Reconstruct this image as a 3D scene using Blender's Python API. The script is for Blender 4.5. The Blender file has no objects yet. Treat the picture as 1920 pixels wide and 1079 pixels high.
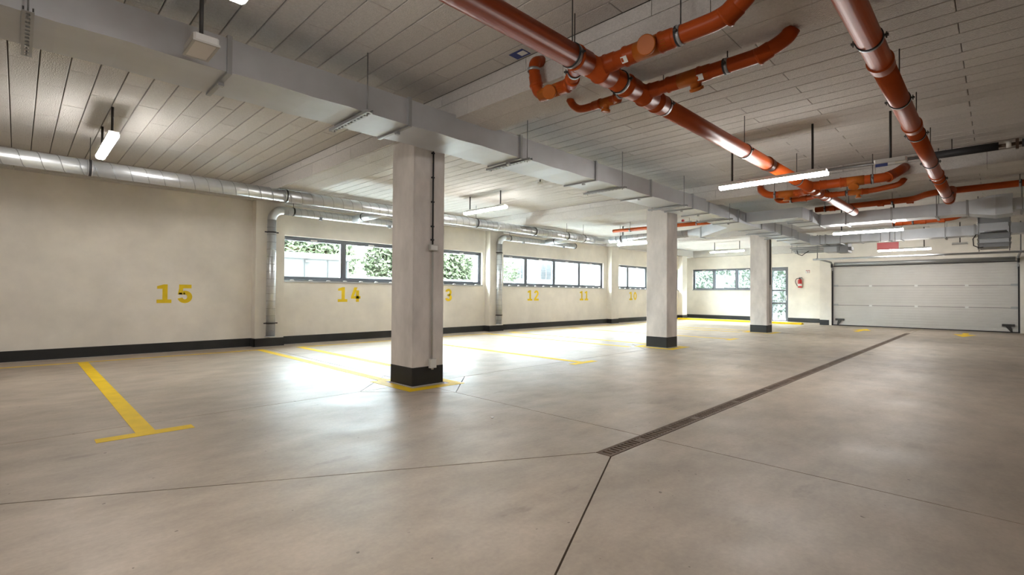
import bpy, math, random
from mathutils import Vector, Matrix
random.seed(7)
sc = bpy.context.scene
C = sc.collection
PI = math.pi

# ------------------------------------------------------------------ camera
YAW, PITCH, ROLL, CAM_Z, FPX = math.radians(44.738), math.radians(0.7763), math.radians(0.4218), 1.15, 918.65
_f = Vector((math.cos(YAW)*math.cos(PITCH), math.sin(YAW)*math.cos(PITCH), math.sin(PITCH)))
_r = Vector((math.sin(YAW), -math.cos(YAW), 0)); _u = _r.cross(_f)
_r2 = _r*math.cos(ROLL)+_u*math.sin(ROLL); _u2 = -_r*math.sin(ROLL)+_u*math.cos(ROLL)
cam = bpy.data.cameras.new('camera'); camo = bpy.data.objects.new('camera', cam); C.objects.link(camo)
m4 = Matrix((_r2, _u2, -_f)).transposed().to_4x4(); m4.translation = (0, 0, CAM_Z)
camo.matrix_world = m4
cam.sensor_width = 36; cam.lens = 36*FPX/1920; cam.clip_end = 300; cam.clip_start = 0.05
sc.camera = camo
# ------------------------------------------------------------------ world (bright overcast daylight), exposure
w = bpy.data.worlds.new('overcast_sky'); sc.world = w; w.use_nodes = True
bg = w.node_tree.nodes['Background']; bg.inputs[0].default_value = (0.84, 0.93, 1.0, 1); bg.inputs[1].default_value = 25.0
sc.view_settings.view_transform = 'Standard'; sc.view_settings.look = 'None'
sc.view_settings.gamma = 1; sc.view_settings.use_curve_mapping = False
sc.view_settings.exposure = 1.17
LAMP = 49.0

# ------------------------------------------------------------------ materials
MATS = {}
def mat(name, col, rough=0.6, metal=0.0, noise=None, bump=None, rand=0.0, spec=0.5, emit=None, stretch=(1, 1, 1), rough_var=0.0):
    """noise=(scale, amount, detail)  bump=(scale, strength) ; world-position based"""
    if name in MATS: return MATS[name]
    m = bpy.data.materials.new(name); m.use_nodes = True; nt = m.node_tree; N = nt.nodes; L = nt.links
    b = N['Principled BSDF']
    b.inputs['Base Color'].default_value = (*col, 1); b.inputs['Roughness'].default_value = rough
    b.inputs['Metallic'].default_value = metal; b.inputs['Specular IOR Level'].default_value = spec
    if emit:
        b.inputs['Emission Color'].default_value = (*emit[0], 1); b.inputs['Emission Strength'].default_value = emit[1]
    src = None
    if noise or bump:
        g = N.new('ShaderNodeNewGeometry'); mp = N.new('ShaderNodeMapping'); mp.inputs['Scale'].default_value = stretch
        L.new(g.outputs['Position'], mp.inputs['Vector']); src = mp.outputs[0]
    col_out = None
    if noise:
        n = N.new('ShaderNodeTexNoise'); n.inputs['Scale'].default_value = noise[0]; n.inputs['Detail'].default_value = noise[2]
        n.inputs['Roughness'].default_value = 0.6
        L.new(src, n.inputs['Vector'])
        mr = N.new('ShaderNodeMapRange'); mr.inputs['From Min'].default_value = 0.3; mr.inputs['From Max'].default_value = 0.7
        mr.inputs['To Min'].default_value = 1-noise[1]; mr.inputs['To Max'].default_value = 1+noise[1]
        L.new(n.outputs['Fac'], mr.inputs['Value'])
        vm = N.new('ShaderNodeVectorMath'); vm.operation = 'SCALE'; vm.inputs[0].default_value = col
        L.new(mr.outputs[0], vm.inputs['Scale']); col_out = vm.outputs[0]
        if rough_var:
            m2 = N.new('ShaderNodeMapRange'); m2.inputs['From Min'].default_value = 0.3; m2.inputs['From Max'].default_value = 0.7
            m2.inputs['To Min'].default_value = rough-rough_var; m2.inputs['To Max'].default_value = rough+rough_var
            L.new(n.outputs['Fac'], m2.inputs['Value']); L.new(m2.outputs[0], b.inputs['Roughness'])
    if rand:
        oi = N.new('ShaderNodeObjectInfo'); mr = N.new('ShaderNodeMapRange')
        mr.inputs['To Min'].default_value = 1-rand; mr.inputs['To Max'].default_value = 1+rand
        L.new(oi.outputs['Random'], mr.inputs['Value'])
        vm = N.new('ShaderNodeVectorMath'); vm.operation = 'SCALE'; vm.inputs[0].default_value = col
        if col_out: L.new(col_out, vm.inputs[0])
        L.new(mr.outputs[0], vm.inputs['Scale']); col_out = vm.outputs[0]
    if col_out: L.new(col_out, b.inputs['Base Color'])
    if bump:
        n = N.new('ShaderNodeTexNoise'); n.inputs['Scale'].default_value = bump[0]; n.inputs['Detail'].default_value = 3
        L.new(src, n.inputs['Vector'])
        bp = N.new('ShaderNodeBump'); bp.inputs['Strength'].default_value = bump[1]; bp.inputs['Distance'].default_value = 0.01
        L.new(n.outputs['Fac'], bp.inputs['Height']); L.new(bp.outputs[0], b.inputs['Normal'])
    MATS[name] = m; return m

def floor_mat():
    m = bpy.data.materials.new('polished_concrete_floor'); m.use_nodes = True; nt = m.node_tree; N = nt.nodes; L = nt.links
    b = N['Principled BSDF']; g = N.new('ShaderNodeNewGeometry')
    def noise(scale, det, st=(1, 1, 1), rough=0.6):
        mp = N.new('ShaderNodeMapping'); mp.inputs['Scale'].default_value = st; L.new(g.outputs['Position'], mp.inputs['Vector'])
        n = N.new('ShaderNodeTexNoise'); n.inputs['Scale'].default_value = scale; n.inputs['Detail'].default_value = det
        n.inputs['Roughness'].default_value = rough; L.new(mp.outputs[0], n.inputs['Vector']); return n.outputs['Fac']
    def mr(src, a, c, lo, hi):
        x = N.new('ShaderNodeMapRange'); x.inputs['From Min'].default_value = a; x.inputs['From Max'].default_value = c
        x.inputs['To Min'].default_value = lo; x.inputs['To Max'].default_value = hi; L.new(src, x.inputs['Value']); return x.outputs[0]
    def mul(a, c):
        x = N.new('ShaderNodeMath'); x.operation = 'MULTIPLY'; L.new(a, x.inputs[0]); L.new(c, x.inputs[1]); return x.outputs[0]
    big = mr(noise(0.55, 4), 0.3, 0.7, 0.84, 1.13)
    mid = mr(noise(2.6, 6, (0.7, 1.3, 1), 0.65), 0.3, 0.72, 1.15, 0.80)
    fine = mr(noise(38, 3), 0.3, 0.7, 0.94, 1.05)
    stain = mr(noise(1.15, 5, (0.6, 1.5, 1), 0.7), 0.62, 0.74, 1.0, 0.62)       # dark wear patches
    spot = mr(noise(19, 1), 0.77, 0.79, 1.0, 0.45)                              # small dark specks
    k = mul(mul(mul(mul(big, mid), fine), stain), spot)
    vm = N.new('ShaderNodeVectorMath'); vm.operation = 'SCALE'; vm.inputs[0].default_value = (0.40, 0.334, 0.268)
    L.new(k, vm.inputs['Scale']); L.new(vm.outputs[0], b.inputs['Base Color'])
    L.new(mr(noise(1.7, 5), 0.3, 0.7, 0.38, 0.54), b.inputs['Roughness']); b.inputs['Specular IOR Level'].default_value = 0.28
    bp = N.new('ShaderNodeBump'); bp.inputs['Strength'].default_value = 0.06; bp.inputs['Distance'].default_value = 0.01
    L.new(noise(9, 4), bp.inputs['Height']); L.new(bp.outputs[0], b.inputs['Normal'])
    return m
M_FLOOR = floor_mat()
M_BASE = mat('joint_sealant', (0.075, 0.06, 0.05), 0.9)
M_WALL = mat('beige_plaster', (0.815, 0.77, 0.695), 0.85, noise=(0.8, 0.13, 6), bump=(140, 0.12))
M_WALLF = M_WALL
M_BOARD = mat('sprayed_ceiling_board', (0.585, 0.56, 0.53), 0.95, noise=(42, 0.07, 3), bump=(80, 0.9), rand=0.05)
M_CEILB = mat('ceiling_joint_backing', (0.17, 0.155, 0.14), 0.95)  # dark backing behind ceiling and beam boards, seen through their joints
M_CONC = mat('cast_concrete', (0.72, 0.675, 0.64), 0.8, noise=(3.2, 0.17, 8), bump=(60, 0.15), stretch=(1, 1, 0.45))
M_BLACK = mat('anthracite_paint', (0.019, 0.020, 0.020), 0.5, noise=(3, 0.2, 4))
M_SEAL = mat('light_sealant', (0.5, 0.48, 0.45), 0.8)
M_YEL = mat('yellow_road_paint', (0.76, 0.50, 0.006), 0.6, spec=0.25, noise=(5, 0.10, 5))
M_YELW = mat('yellow_wall_paint', (0.80, 0.565, 0.006), 0.65, noise=(12, 0.06, 4))
M_GALV = mat('galvanised_steel', (0.54, 0.56, 0.585), 0.42, 0.65, noise=(2.5, 0.08, 4), bump=(30, 0.03), rough_var=0.06)
M_GALVR = mat('galvanised_spiral', (0.62, 0.64, 0.66), 0.36, 0.75, noise=(4, 0.07, 4))
M_SEAM = mat('dull_zinc_seam', (0.33, 0.345, 0.36), 0.5, 0.7)
M_FLANGE = mat('zinc_flange', (0.40, 0.41, 0.42), 0.45, 0.7)
M_RUB = mat('black_rubber', (0.018, 0.018, 0.02), 0.6)
M_UNIT = mat('matt_zinc_unit', (0.30, 0.31, 0.32), 0.6, 0.2)
M_ROD = mat('dark_steel_rod', (0.05, 0.048, 0.046), 0.5, 0.4)
M_ZROD = mat('zinc_threaded_rod', (0.25, 0.25, 0.25), 0.45, 0.7)
M_OR = mat('orange_pvc', (0.37, 0.062, 0.010), 0.36, noise=(3, 0.07, 3), spec=0.13)
M_OR2 = mat('ochre_pvc_fitting', (0.38, 0.10, 0.014), 0.4, spec=0.13)
M_WHITE = mat('white_plastic', (0.75, 0.75, 0.73), 0.4)
M_LAMPH = mat('lamp_housing', (0.62, 0.62, 0.60), 0.45)
M_DIFF = mat('lit_diffuser', (0.9, 0.9, 0.9), 0.5, emit=((1.0, 0.965, 0.925), LAMP))
M_OPAL = mat('unlit_diffuser', (0.72, 0.68, 0.64), 0.35)
M_GREYP = mat('grey_plastic', (0.5, 0.49, 0.46), 0.5)
M_FRAME = mat('anthracite_window_frame', (0.12, 0.132, 0.15), 0.4)
M_SILL = mat('grey_sill', (0.40, 0.41, 0.41), 0.5)
M_DOORP = mat('door_panel_white', (0.62, 0.60, 0.57), 0.5, noise=(2, 0.03, 3))
M_RUST = mat('rusty_cast_grate', (0.155, 0.11, 0.08), 0.75, noise=(14, 0.25, 4))
M_PIT = mat('channel_pit', (0.012, 0.009, 0.007), 0.9)
M_RED = mat('red_paint', (0.55, 0.03, 0.03), 0.35)
M_BLUE = mat('blue_print', (0.03, 0.05, 0.22), 0.5)
M_BROWN = mat('brown_metal', (0.08, 0.045, 0.025), 0.5)
def glass_mat():
    m = bpy.data.materials.new('window_glass'); m.use_nodes = True; nt = m.node_tree; N = nt.nodes
    for n in list(N):
        if n.type != 'OUTPUT_MATERIAL': N.remove(n)
    out = [n for n in N if n.type == 'OUTPUT_MATERIAL'][0]
    t = N.new('ShaderNodeBsdfTransparent'); t.inputs[0].default_value = (0.93, 0.97, 0.96, 1)
    g = N.new('ShaderNodeBsdfGlossy'); g.inputs['Roughness'].default_value = 0.02
    mx = N.new('ShaderNodeMixShader'); mx.inputs[0].default_value = 0.06
    nt.links.new(t.outputs[0], mx.inputs[1]); nt.links.new(g.outputs[0], mx.inputs[2]); nt.links.new(mx.outputs[0], out.inputs[0])
    return m
M_GLASS = glass_mat()

# ------------------------------------------------------------------ mesh helpers
class MB:
    def __init__(s): s.v = []; s.f = []; s.sm = []
    def add(s, vs, fs, smooth=False):
        o = len(s.v); s.v += [tuple(v) for v in vs]
        for f in fs: s.f.append(tuple(i+o for i in f)); s.sm.append(smooth)
        return s
    def box(s, a, b):
        x0, y0, z0 = (min(a[i], b[i]) for i in range(3)); x1, y1, z1 = (max(a[i], b[i]) for i in range(3))
        return s.add([(x0,y0,z0),(x1,y0,z0),(x1,y1,z0),(x0,y1,z0),(x0,y0,z1),(x1,y0,z1),(x1,y1,z1),(x0,y1,z1)],
              [(0,3,2,1),(4,5,6,7),(0,1,5,4),(1,2,6,5),(2,3,7,6),(3,0,4,7)])
    def prism(s, poly, ax, a, b):
        """poly in the two remaining axes (cyclic order), extruded along ax from a to b"""
        n = len(poly); vs = []
        for t in (a, b):
            for p, q in poly:
                vs.append({'x': (t, p, q), 'y': (p, t, q), 'z': (p, q, t)}[ax])
        fs = [tuple(range(n)), tuple(range(2*n-1, n-1, -1))]
        for i in range(n): j = (i+1) % n; fs.append((i, i+n, j+n, j))
        return s.add(vs, fs)
    def tube(s, pts, rad, n=16, cap=True, smooth=True):
        """sweep along points; rad is a number or list"""
        pts = [Vector(p) for p in pts]; R = rad if isinstance(rad, (list, tuple)) else [rad]*len(pts)
        k = len(pts); T = []
        for i in range(k):
            a = pts[max(i-1, 0)]; b = pts[min(i+1, k-1)]
            if 0 < i < k-1:
                d1 = (pts[i]-a); d2 = (b-pts[i])
                d = (d1.normalized() if d1.length > 1e-9 else d2.normalized()) + (d2.normalized() if d2.length > 1e-9 else d1.normalized())
            else: d = b-a
            T.append(d.normalized())
        ref = Vector((0, 0, 1)) if abs(T[0].z) < 0.9 else Vector((1, 0, 0))
        u = T[0].cross(ref).normalized(); vs = []; fs = []
        for i in range(k):
            u = (u-T[i]*u.dot(T[i])).normalized(); v = T[i].cross(u)
            for j in range(n):
                a = 2*PI*j/n; vs.append(pts[i]+(u*math.cos(a)+v*math.sin(a))*R[i])
        for i in range(k-1):
            for j in range(n):
                q = (j+1) % n; fs.append((i*n+j, i*n+q, (i+1)*n+q, (i+1)*n+j))
        s.add(vs, fs, smooth)
        if cap:
            o = len(s.v)-len(vs)
            s.f.append(tuple(o+j for j in reversed(range(n)))); s.sm.append(False)
            s.f.append(tuple(o+(k-1)*n+j for j in range(n))); s.sm.append(False)
        return s
    def ring(s, c, d, r0, r1, h, n=24):
        """band around axis d centred at c, inner r0, outer r1, length h"""
        c = Vector(c); d = Vector(d).normalized(); ref = Vector((0, 0, 1)) if abs(d.z) < 0.9 else Vector((1, 0, 0))
        u = d.cross(ref).normalized(); v = d.cross(u); vs = []; fs = []
        for r, t in ((r0, -h/2), (r1, -h/2), (r1, h/2), (r0, h/2)):
            for j in range(n):
                a = 2*PI*j/n; vs.append(c+d*t+(u*math.cos(a)+v*math.sin(a))*r)
        for k in range(4):
            kk = (k+1) % 4
            for j in range(n): q = (j+1) % n; fs.append((k*n+j, kk*n+j, kk*n+q, k*n+q))
        return s.add(vs, fs, True)
    def mesh(s, name):
        me = bpy.data.meshes.new(name); me.from_pydata(s.v, [], s.f)
        me.polygons.foreach_set('use_smooth', s.sm); me.update(); return me
    def build(s, name, m, parent=None, loc=None):
        return obj(name, s.mesh(name), m, parent, loc)
def obj(name, me, m, parent=None, loc=None):
    if m and not me.materials: me.materials.append(m)
    o = bpy.data.objects.new(name, me); C.objects.link(o)
    if loc: o.location = loc
    if parent: o.parent = parent
    return o
def empty(name, loc=(0, 0, 0)):
    o = bpy.data.objects.new(name, None); o.location = loc; o.empty_display_size = 0.1; C.objects.link(o); return o
def tag(o, label, cat, group=None, kind=None):
    o['label'] = label; o['category'] = cat
    if group: o['group'] = group
    if kind: o['kind'] = kind
    return o
def struct(o, label=None, cat=None):
    o['kind'] = 'structure'
    if label: o['label'] = label
    if cat: o['category'] = cat
    return o
def arc(c, r, a0, a1, n, ax1, ax2):
    c = Vector(c); ax1 = Vector(ax1); ax2 = Vector(ax2)
    return [c+(ax1*math.cos(a0+(a1-a0)*i/n)+ax2*math.sin(a0+(a1-a0)*i/n))*r for i in range(n+1)]
def rbox(mb, a, b, r=0.01):
    """box with chamfered vertical/long edges (all 12 edges cut simply by an inset shell)"""
    x0, y0, z0 = a; x1, y1, z1 = b
    mb.prism([(x0+r, y0), (x1-r, y0), (x1, y0+r), (x1, y1-r), (x1-r, y1), (x0+r, y1), (x0, y1-r), (x0, y0+r)], 'z', z0, z1)
    return mb
def project(p):
    d = Vector(p)-Vector((0, 0, CAM_Z)); z = d.dot(_f)
    if z < 0.05: return None
    return 960+FPX*d.dot(_r2)/z, 539.5-FPX*d.dot(_u2)/z

# room dimensions
XB, XF, XG = -4.0, 24.5, 22.98          # back wall, far wall, garage-door wall
YR, YL = -6.0, 11.22                    # right wall, left wall
ZC, ZB = 3.40, 3.08                     # ceiling, beam underside
COLS = [3.415, 9.92, 16.40]; COLW, COLD, COLY = 0.47, 0.50, 5.09

# ================================================================== FLOOR
def split(poly, p, n):
    """split convex polygon by line through p with normal n -> (positive, negative)"""
    P, Q = [], []
    k = len(poly); d = [(v[0]-p[0])*n[0]+(v[1]-p[1])*n[1] for v in poly]
    for i in range(k):
        j = (i+1) % k
        if d[i] >= -1e-9: P.append(poly[i])
        if d[i] <= 1e-9: Q.append(poly[i])
        if d[i]*d[j] < -1e-12:
            t = d[i]/(d[i]-d[j]); v = (poly[i][0]+(poly[j][0]-poly[i][0])*t, poly[i][1]+(poly[j][1]-poly[i][1])*t)
            P.append(v); Q.append(v)
    return P, Q
def area(p): return sum(p[i][0]*p[(i+1) % len(p)][1]-p[(i+1) % len(p)][0]*p[i][1] for i in range(len(p)))/2
def inset(poly, e):
    if area(poly) < 0: poly = poly[::-1]
    q = []
    for v in poly:
        if not q or (abs(v[0]-q[-1][0])+abs(v[1]-q[-1][1])) > 1e-6: q.append(v)
    if abs(q[0][0]-q[-1][0])+abs(q[0][1]-q[-1][1]) < 1e-6: q.pop()
    poly = q; k = len(poly); L = []
    for i in range(k):
        a, b = poly[i], poly[(i+1) % k]; dx, dy = b[0]-a[0], b[1]-a[1]; l = math.hypot(dx, dy)
        L.append((a[0]-dy/l*e, a[1]+dx/l*e, dx/l, dy/l))
    out = []
    for i in range(k):
        x1, y1, dx1, dy1 = L[i-1]; x2, y2, dx2, dy2 = L[i]
        cr = dx1*dy2-dy1*dx2
        if abs(cr) < 1e-6: out.append((x2, y2)); continue
        t = ((x2-x1)*dy2-(y2-y1)*dx2)/cr; out.append((x1+dx1*t, y1+dy1*t))
    return out
JY = 5.275; JX = [3.61, 10.12, 16.6]; DR0, DR1, DX0, DX1 = 1.957, 2.083, 2.985, 19.7
xe = XF+0.3; yt = YL+0.4
cells = []
A, B = (DX0, DR1), (DX0, DR0)
tN = (JY-DR1)/0.571; kx = DX0-tN; my = DR0-(DX0-XB)*0.469
N_ = [A, (JX[0], DR1), (JX[0], JY), (kx, JY)]
cells += [N_, [A, (kx, JY), (XB, JY), (XB, my), B], [B, (XB, my), (XB, YR), (JX[0], YR), (JX[0], DR0)], [(XB, JY), (JX[0], JY), (JX[0], yt), (XB, yt)]]
xs = JX+[xe]
for a, b in zip(xs[:-1], xs[1:]):
    cells += [[(a, YR), (b, YR), (b, DR0), (a, DR0)], [(a, DR1), (b, DR1), (b, JY), (a, JY)], [(a, JY), (b, JY), (b, yt), (a, yt)]]
cells.append([(DX1, DR0), (xe, DR0), (xe, DR1), (DX1, DR1)])
DH = 0.79
for cx in JX:
    for sx in (-1, 1):
        for sy in (-1, 1):
            nx, ny = sx, sy; p = (cx+sx*DH, JY); new = []
            for c in cells:
                gx = sum(v[0] for v in c)/len(c); gy = sum(v[1] for v in c)/len(c)
                touches = any(abs(v[0]-cx) < 1e-6 and abs(v[1]-JY) < 1e-6 for v in c) and (gx-cx)*sx > 0 and (gy-JY)*sy > 0
                if touches:
                    P, Q = split(c, p, (nx, ny)); new += [q for q in (P, Q) if len(q) > 2 and abs(area(q)) > 1e-4]
                else: new.append(c)
            cells = new
fl = MB().box((XB-0.3, YR-0.3, -0.30), (xe+0.2, yt+0.3, -0.05)).build('floor', M_BASE); struct(fl, 'grey polished concrete garage floor with saw-cut joints', 'floor')
for c in cells:
    p = inset(c, 0.005)
    MB().prism(p, 'z', -0.0499, 0.0).build('floor_slab', M_FLOOR, fl)

# ---- drainage channel
dc = empty('drainage_channel', (DX0, 2.02, -0.05))
tag(dc, 'long rusty brown drainage channel with slotted grates crossing the concrete floor', 'drain')
def rel(o, par): o.parent = par; o.matrix_parent_inverse = Matrix.Translation(par.location).inverted(); return o
rel(MB().box((DX0, DR0+0.002, -0.049), (DX1, DR1-0.002, -0.040)).build('channel_bed', M_PIT), dc)
for y in (DR0, DR1-0.012): rel(MB().box((DX0, y, -0.045), (DX1, y+0.012, 0.002)).build('edge_rail', M_RUST), dc)
rel(MB().box((DX0, DR0+0.012, -0.045), (DX0+0.012, DR1-0.012, 0.002)).build('end_rail', M_RUST), dc)
GL = 1.0
g = MB(); yy0, yy1 = 0.0, DR1-DR0-0.026
g.box((0.002, yy0, -0.02), (GL-0.002, yy0+0.012, 0)); g.box((0.002, yy1-0.012, -0.02), (GL-0.002, yy1, 0));
nb = 21
for i in range(nb):
    x = 0.004+(GL-0.03)*i/(nb-1); g.box((x, yy0, -0.02), (x+0.022, yy1, -0.0005))
g.box((GL*0.5-0.04, yy0+0.02, -0.02), (GL*0.5+0.04, yy1-0.02, -0.0002))
gm = g.mesh('grate'); x = DX0+0.014
while x+GL < DX1+0.3:
    o = obj('grate', gm, M_RUST); o.location = (x, DR0+0.013, 0.001); rel(o, dc); x += GL

# ================================================================== CEILING + BEAMS
BEAMS = [(3.365, 3.955), (9.87, 10.46), (16.36, 16.95)]
ce = MB().box((XB-0.3, YR-0.3, ZC+0.035), (xe+0.2, yt+0.3, ZC+0.3)).build('ceiling', M_CEILB)
struct(ce, 'ceiling clad in rows of pale sprayed insulation boards', 'ceiling')
BL = 1.31; boards = []
def bay(x0, x1, xj, pitch, ph):
    k0 = math.floor((x0-xj)/pitch)-1; k = k0
    while xj+k*pitch < x1:
        a, b = max(x0, xj+k*pitch), min(x1, xj+(k+1)*pitch)
        if b-a > 0.03:
            y = ph+(BL/2 if k % 2 else 0); y -= BL*math.ceil((y-YR)/BL)
            while y < 11.0:
                c, d = max(y, YR), min(y+BL, 11.0)
                if d-c > 0.05: boards.append((a, b, c, d))
                y += BL
        k += 1
bay(XB, BEAMS[0][0], 3.384, 0.2177, 6.70)
bay(BEAMS[0][1], BEAMS[1][0], 4.940, 0.2253, 0.22)
bay(BEAMS[1][1], BEAMS[2][0], 10.46, 0.2253, 0.22)
bay(BEAMS[2][1], XF, 16.95, 0.2253, 0.22)
def parea(b):
    P = [project((x, y, ZC)) for x, y in ((b[0], b[2]), (b[1], b[2]), (b[1], b[3]), (b[0], b[3]))]
    if any(p is None for p in P): 
        return 0
    P = [(min(max(p[0], 0), 1920), min(max(p[1], 0), 1079)) for p in P]
    return abs(area(P))
boards.sort(key=parea, reverse=True)
cache = {}
def board_mesh(wx, wy, h=0.034):
    k = (round(wx, 3), round(wy, 3), h)
    if k not in cache:
        e = 0.004; hx, hy = wx/2-0.0042, wy/2-0.003
        vs = [(-hx+e, -hy+e, 0), (hx-e, -hy+e, 0), (hx-e, hy-e, 0), (-hx+e, hy-e, 0), (-hx, -hy, e), (hx, -hy, e), (hx, hy, e), (-hx, hy, e), (-hx, -hy, h), (hx, -hy, h), (hx, hy, h), (-hx, hy, h)]
        fs = [(0, 3, 2, 1)]
        for q in (0, 4):
            for i in range(4): j = (i+1) % 4; fs.append((q+i, q+j, q+4+j, q+4+i))
        cache[k] = MB().add(vs, fs).mesh('ceiling_board')
    return cache[k]
for b in boards[:300]:
    o = obj('ceiling_board', board_mesh(b[1]-b[0], b[3]-b[2]), M_BOARD, ce, ((b[0]+b[1])/2, (b[2]+b[3])/2, ZC+random.uniform(-0.0015, 0.0015)))
rest = MB()
for b in boards[300:]:
    me = board_mesh(b[1]-b[0], b[3]-b[2]); ox, oy = (b[0]+b[1])/2, (b[2]+b[3])/2; dz = random.uniform(-0.0015, 0.0015)
    rest.add([(v.co.x+ox, v.co.y+oy, v.co.z+ZC+dz) for v in me.vertices], [tuple(p.vertices) for p in me.polygons])
ro = rest.build('distant_ceiling_boards', M_BOARD, ce); ro['kind'] = 'stuff'
# transverse beams with board cladding
def side_board(parent, x, y0, y1, z0, z1, t, m=M_BOARD):
    e = 0.0025; a, b = sorted((x, x+t))
    MB().box((a, y0+e, z0+e), (b, y1-e, z1-e)).build('beam_board', m, parent)
for i, (x0, x1) in enumerate(BEAMS):
    bm = MB().box((x0+0.035, YR, ZB+0.035), (x1-0.035, 11.0, ZC+0.03)).build('trim_%d' % (i+1), M_CEILB)
    struct(bm, ['clad ceiling beam over the nearest column', 'clad ceiling beam over the middle column', 'clad ceiling beam over the farthest column'][i], 'beam')
    y = YR; k = 0
    while y < 11.0-0.05:
        y1 = min(y+BL, 11.0)
        for xx, t in ((x0, 0.036), (x1-0.036, 0.036)):
            side_board(bm, xx, y, y1, ZB+0.196, ZC, t)
        y = y1
    y = YR-0.45
    while y < 11.0-0.05:
        a, y1 = max(y, YR), min(y+BL, 11.0)
        for xx, t in ((x0, 0.036), (x1-0.036, 0.036)):
            side_board(bm, xx, a, y1, ZB, ZB+0.196, t)
        MB().box((x0+0.038, a+0.0025, ZB), (x0+0.29, y1-0.0025, ZB+0.036)).build('beam_board', M_BOARD, bm)
        b2a, b2b = a, y1
        MB().box((x0+0.295, b2a+0.0025, ZB), (x1-0.038, b2b-0.0025, ZB+0.036)).build('beam_board', M_BOARD, bm)
        y += BL

# ================================================================== WALLS
# left wall with three window bays
WZ0, WZ1 = 1.42, 2.42
WINS = [(4.08, 10.02, [5.565, 7.05, 8.535]), (10.565, 16.54, [12.05, 13.535, 15.02]), (17.1, 23.08, [18.47, 20.0, 21.54])]
wl = MB(); YO = YL+0.42
x = XB-0.3
for a, b, _ in WINS:
    wl.box((x, YL, -0.05), (a, YO, ZC+0.03)); wl.box((a, YL, -0.05), (b, YO, WZ0)); wl.box((a, YL, WZ1), (b, YO, ZC+0.03)); x = b
wl.box((x, YL, -0.05), (23.5, YO, ZC+0.03)); wl.box((23.5, YL+0.4, -0.05), (XF+0.3, YL+0.6, ZC+0.03))
struct(wl.build('wall_left', M_WALL), 'beige plastered left wall with numbered parking bays and window bands', 'wall')
PIL = [(3.49, 4.07), (10.14, 10.71), (16.78, 17.29), (23.0, 23.5)]
pl = bpy.data.objects['wall_left']
for a, b in PIL:
    MB().box((a, 11.0, -0.04), (b, YL+0.01, ZB+0.008)).build('pilaster', M_WALL, pl)
# ring beam along the left wall top (boards)
rb = MB().box((XB, 11.035, ZB+0.045), (23.5, YL, ZC)).build('trim_4', M_CEILB); struct(rb, 'board-clad ring beam along the top of the left wall', 'beam')
x = XB
while x < 23.5-0.05:
    x1 = min(x+BL, 23.5)
    MB().box((x+0.0025, 11.0, ZB+0.01), (x1-0.0025, 11.036, ZC)).build('beam_board', M_BOARD, rb)
    MB().box((x+0.0025, 11.04, ZB+0.01), (x1-0.0025, YL-0.002, ZB+0.046)).build('beam_board', M_BOARD, rb)
    x = x1
# far wall (window + glass door)
FW = (7.62, 11.16, WZ0+0.02, 2.475); FD = (6.72, 7.50, 0.0, 2.475)
wf = MB(); XO = XF+0.35
wf.box((XF, 4.9, -0.05), (XO, FD[0], ZC+0.03)); wf.box((XF, FD[0], FD[3]), (XO, FD[1], ZC+0.03))
wf.box((XF, FD[1], -0.05), (XO, FW[0], ZC+0.03)); wf.box((XF, FW[0], -0.05), (XO, FW[1], FW[2])); wf.box((XF, FW[0], FW[3]), (XO, FW[1], ZC+0.03)); wf.box((XF, FW[1], -0.05), (XO, YL+0.6, ZC+0.03))
struct(wf.build('wall_far', M_WALLF), 'cream far wall with a window band, glass door and fire extinguisher', 'wall')
struct(MB().box((XF-0.3, 5.11, ZB), (XF-0.001, YL+0.398, ZC)).box((23.501, 11.0, ZB), (XF-0.3, YL+0.398, ZC)).build('trim_5', M_BOARD), 'pale beam along the top of the far wall', 'beam')
# garage wall with door opening
GY0, GY1, GZ = -0.52, 4.71, 2.36
wg = MB(); xo = XG+0.35
wg.box((XG-0.12, GY1, -0.05), (xo, 5.11, ZC+0.03)); wg.box((XG-0.12, GY0, GZ), (xo, GY1, ZC+0.03)); wg.box((XG-0.12, YR, -0.05), (xo, GY0, ZC+0.03))
wg.box((xo, 4.9, -0.05), (XF+0.1, 5.11, ZC+0.03))
struct(wg.build('wall_garage', M_WALL), 'beige wall around the sectional garage door', 'wall')
struct(MB().box((XB-0.3, YR-0.3, -0.05), (XG+0.35, YR, ZC+0.03)).build('wall_right', M_WALL), 'beige right wall of the garage', 'wall')
struct(MB().box((XB-0.3, YR-0.3, -0.05), (XB, YL+0.4, ZC+0.03)).build('wall_back', M_WALL), 'beige wall behind the camera', 'wall')
# baseboards (painted anthracite plinth)
bb = MB(); t = 0.012; bh = 0.18
def skirt(x0, x1, y): bb.box((x0, y-t, 0.004), (x1, y, bh))
x = XB
for a, b in PIL:
    skirt(x, a, YL); bb.box((a-t, 11.0-t, 0.004), (a, YL, bh)); skirt(a-t, b+t, 11.0); bb.box((b, 11.0-t, 0.004), (b+t, YL, bh)); x = b
struct(bb.build('baseboard_left', M_BLACK), 'anthracite painted plinth along the left wall', 'baseboard')
x = XB; sl = MB()
for a, b in PIL:
    sl.box((x, YL-0.03, 0), (a, YL, 0.005)); sl.box((a-0.03, 10.97, 0), (b+0.03, 11.0, 0.005)); x = b
sl.build('sealant_line', M_SEAL, bpy.data.objects['baseboard_left'])
struct(MB().box((XF-t, 7.5, 0.004), (XF, YL+0.4, bh)).box((XF-t, 5.11, 0.004), (XF, 6.72, bh)).build('baseboard_far', M_BLACK), 'anthracite painted plinth along the far wall', 'baseboard')
struct(MB().box((XG-0.12-t, GY1+0.08, 0.004), (XG-0.12, 5.11, bh+0.03)).build('baseboard_garage', M_BLACK), 'dark plinth beside the garage door', 'baseboard')

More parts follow.
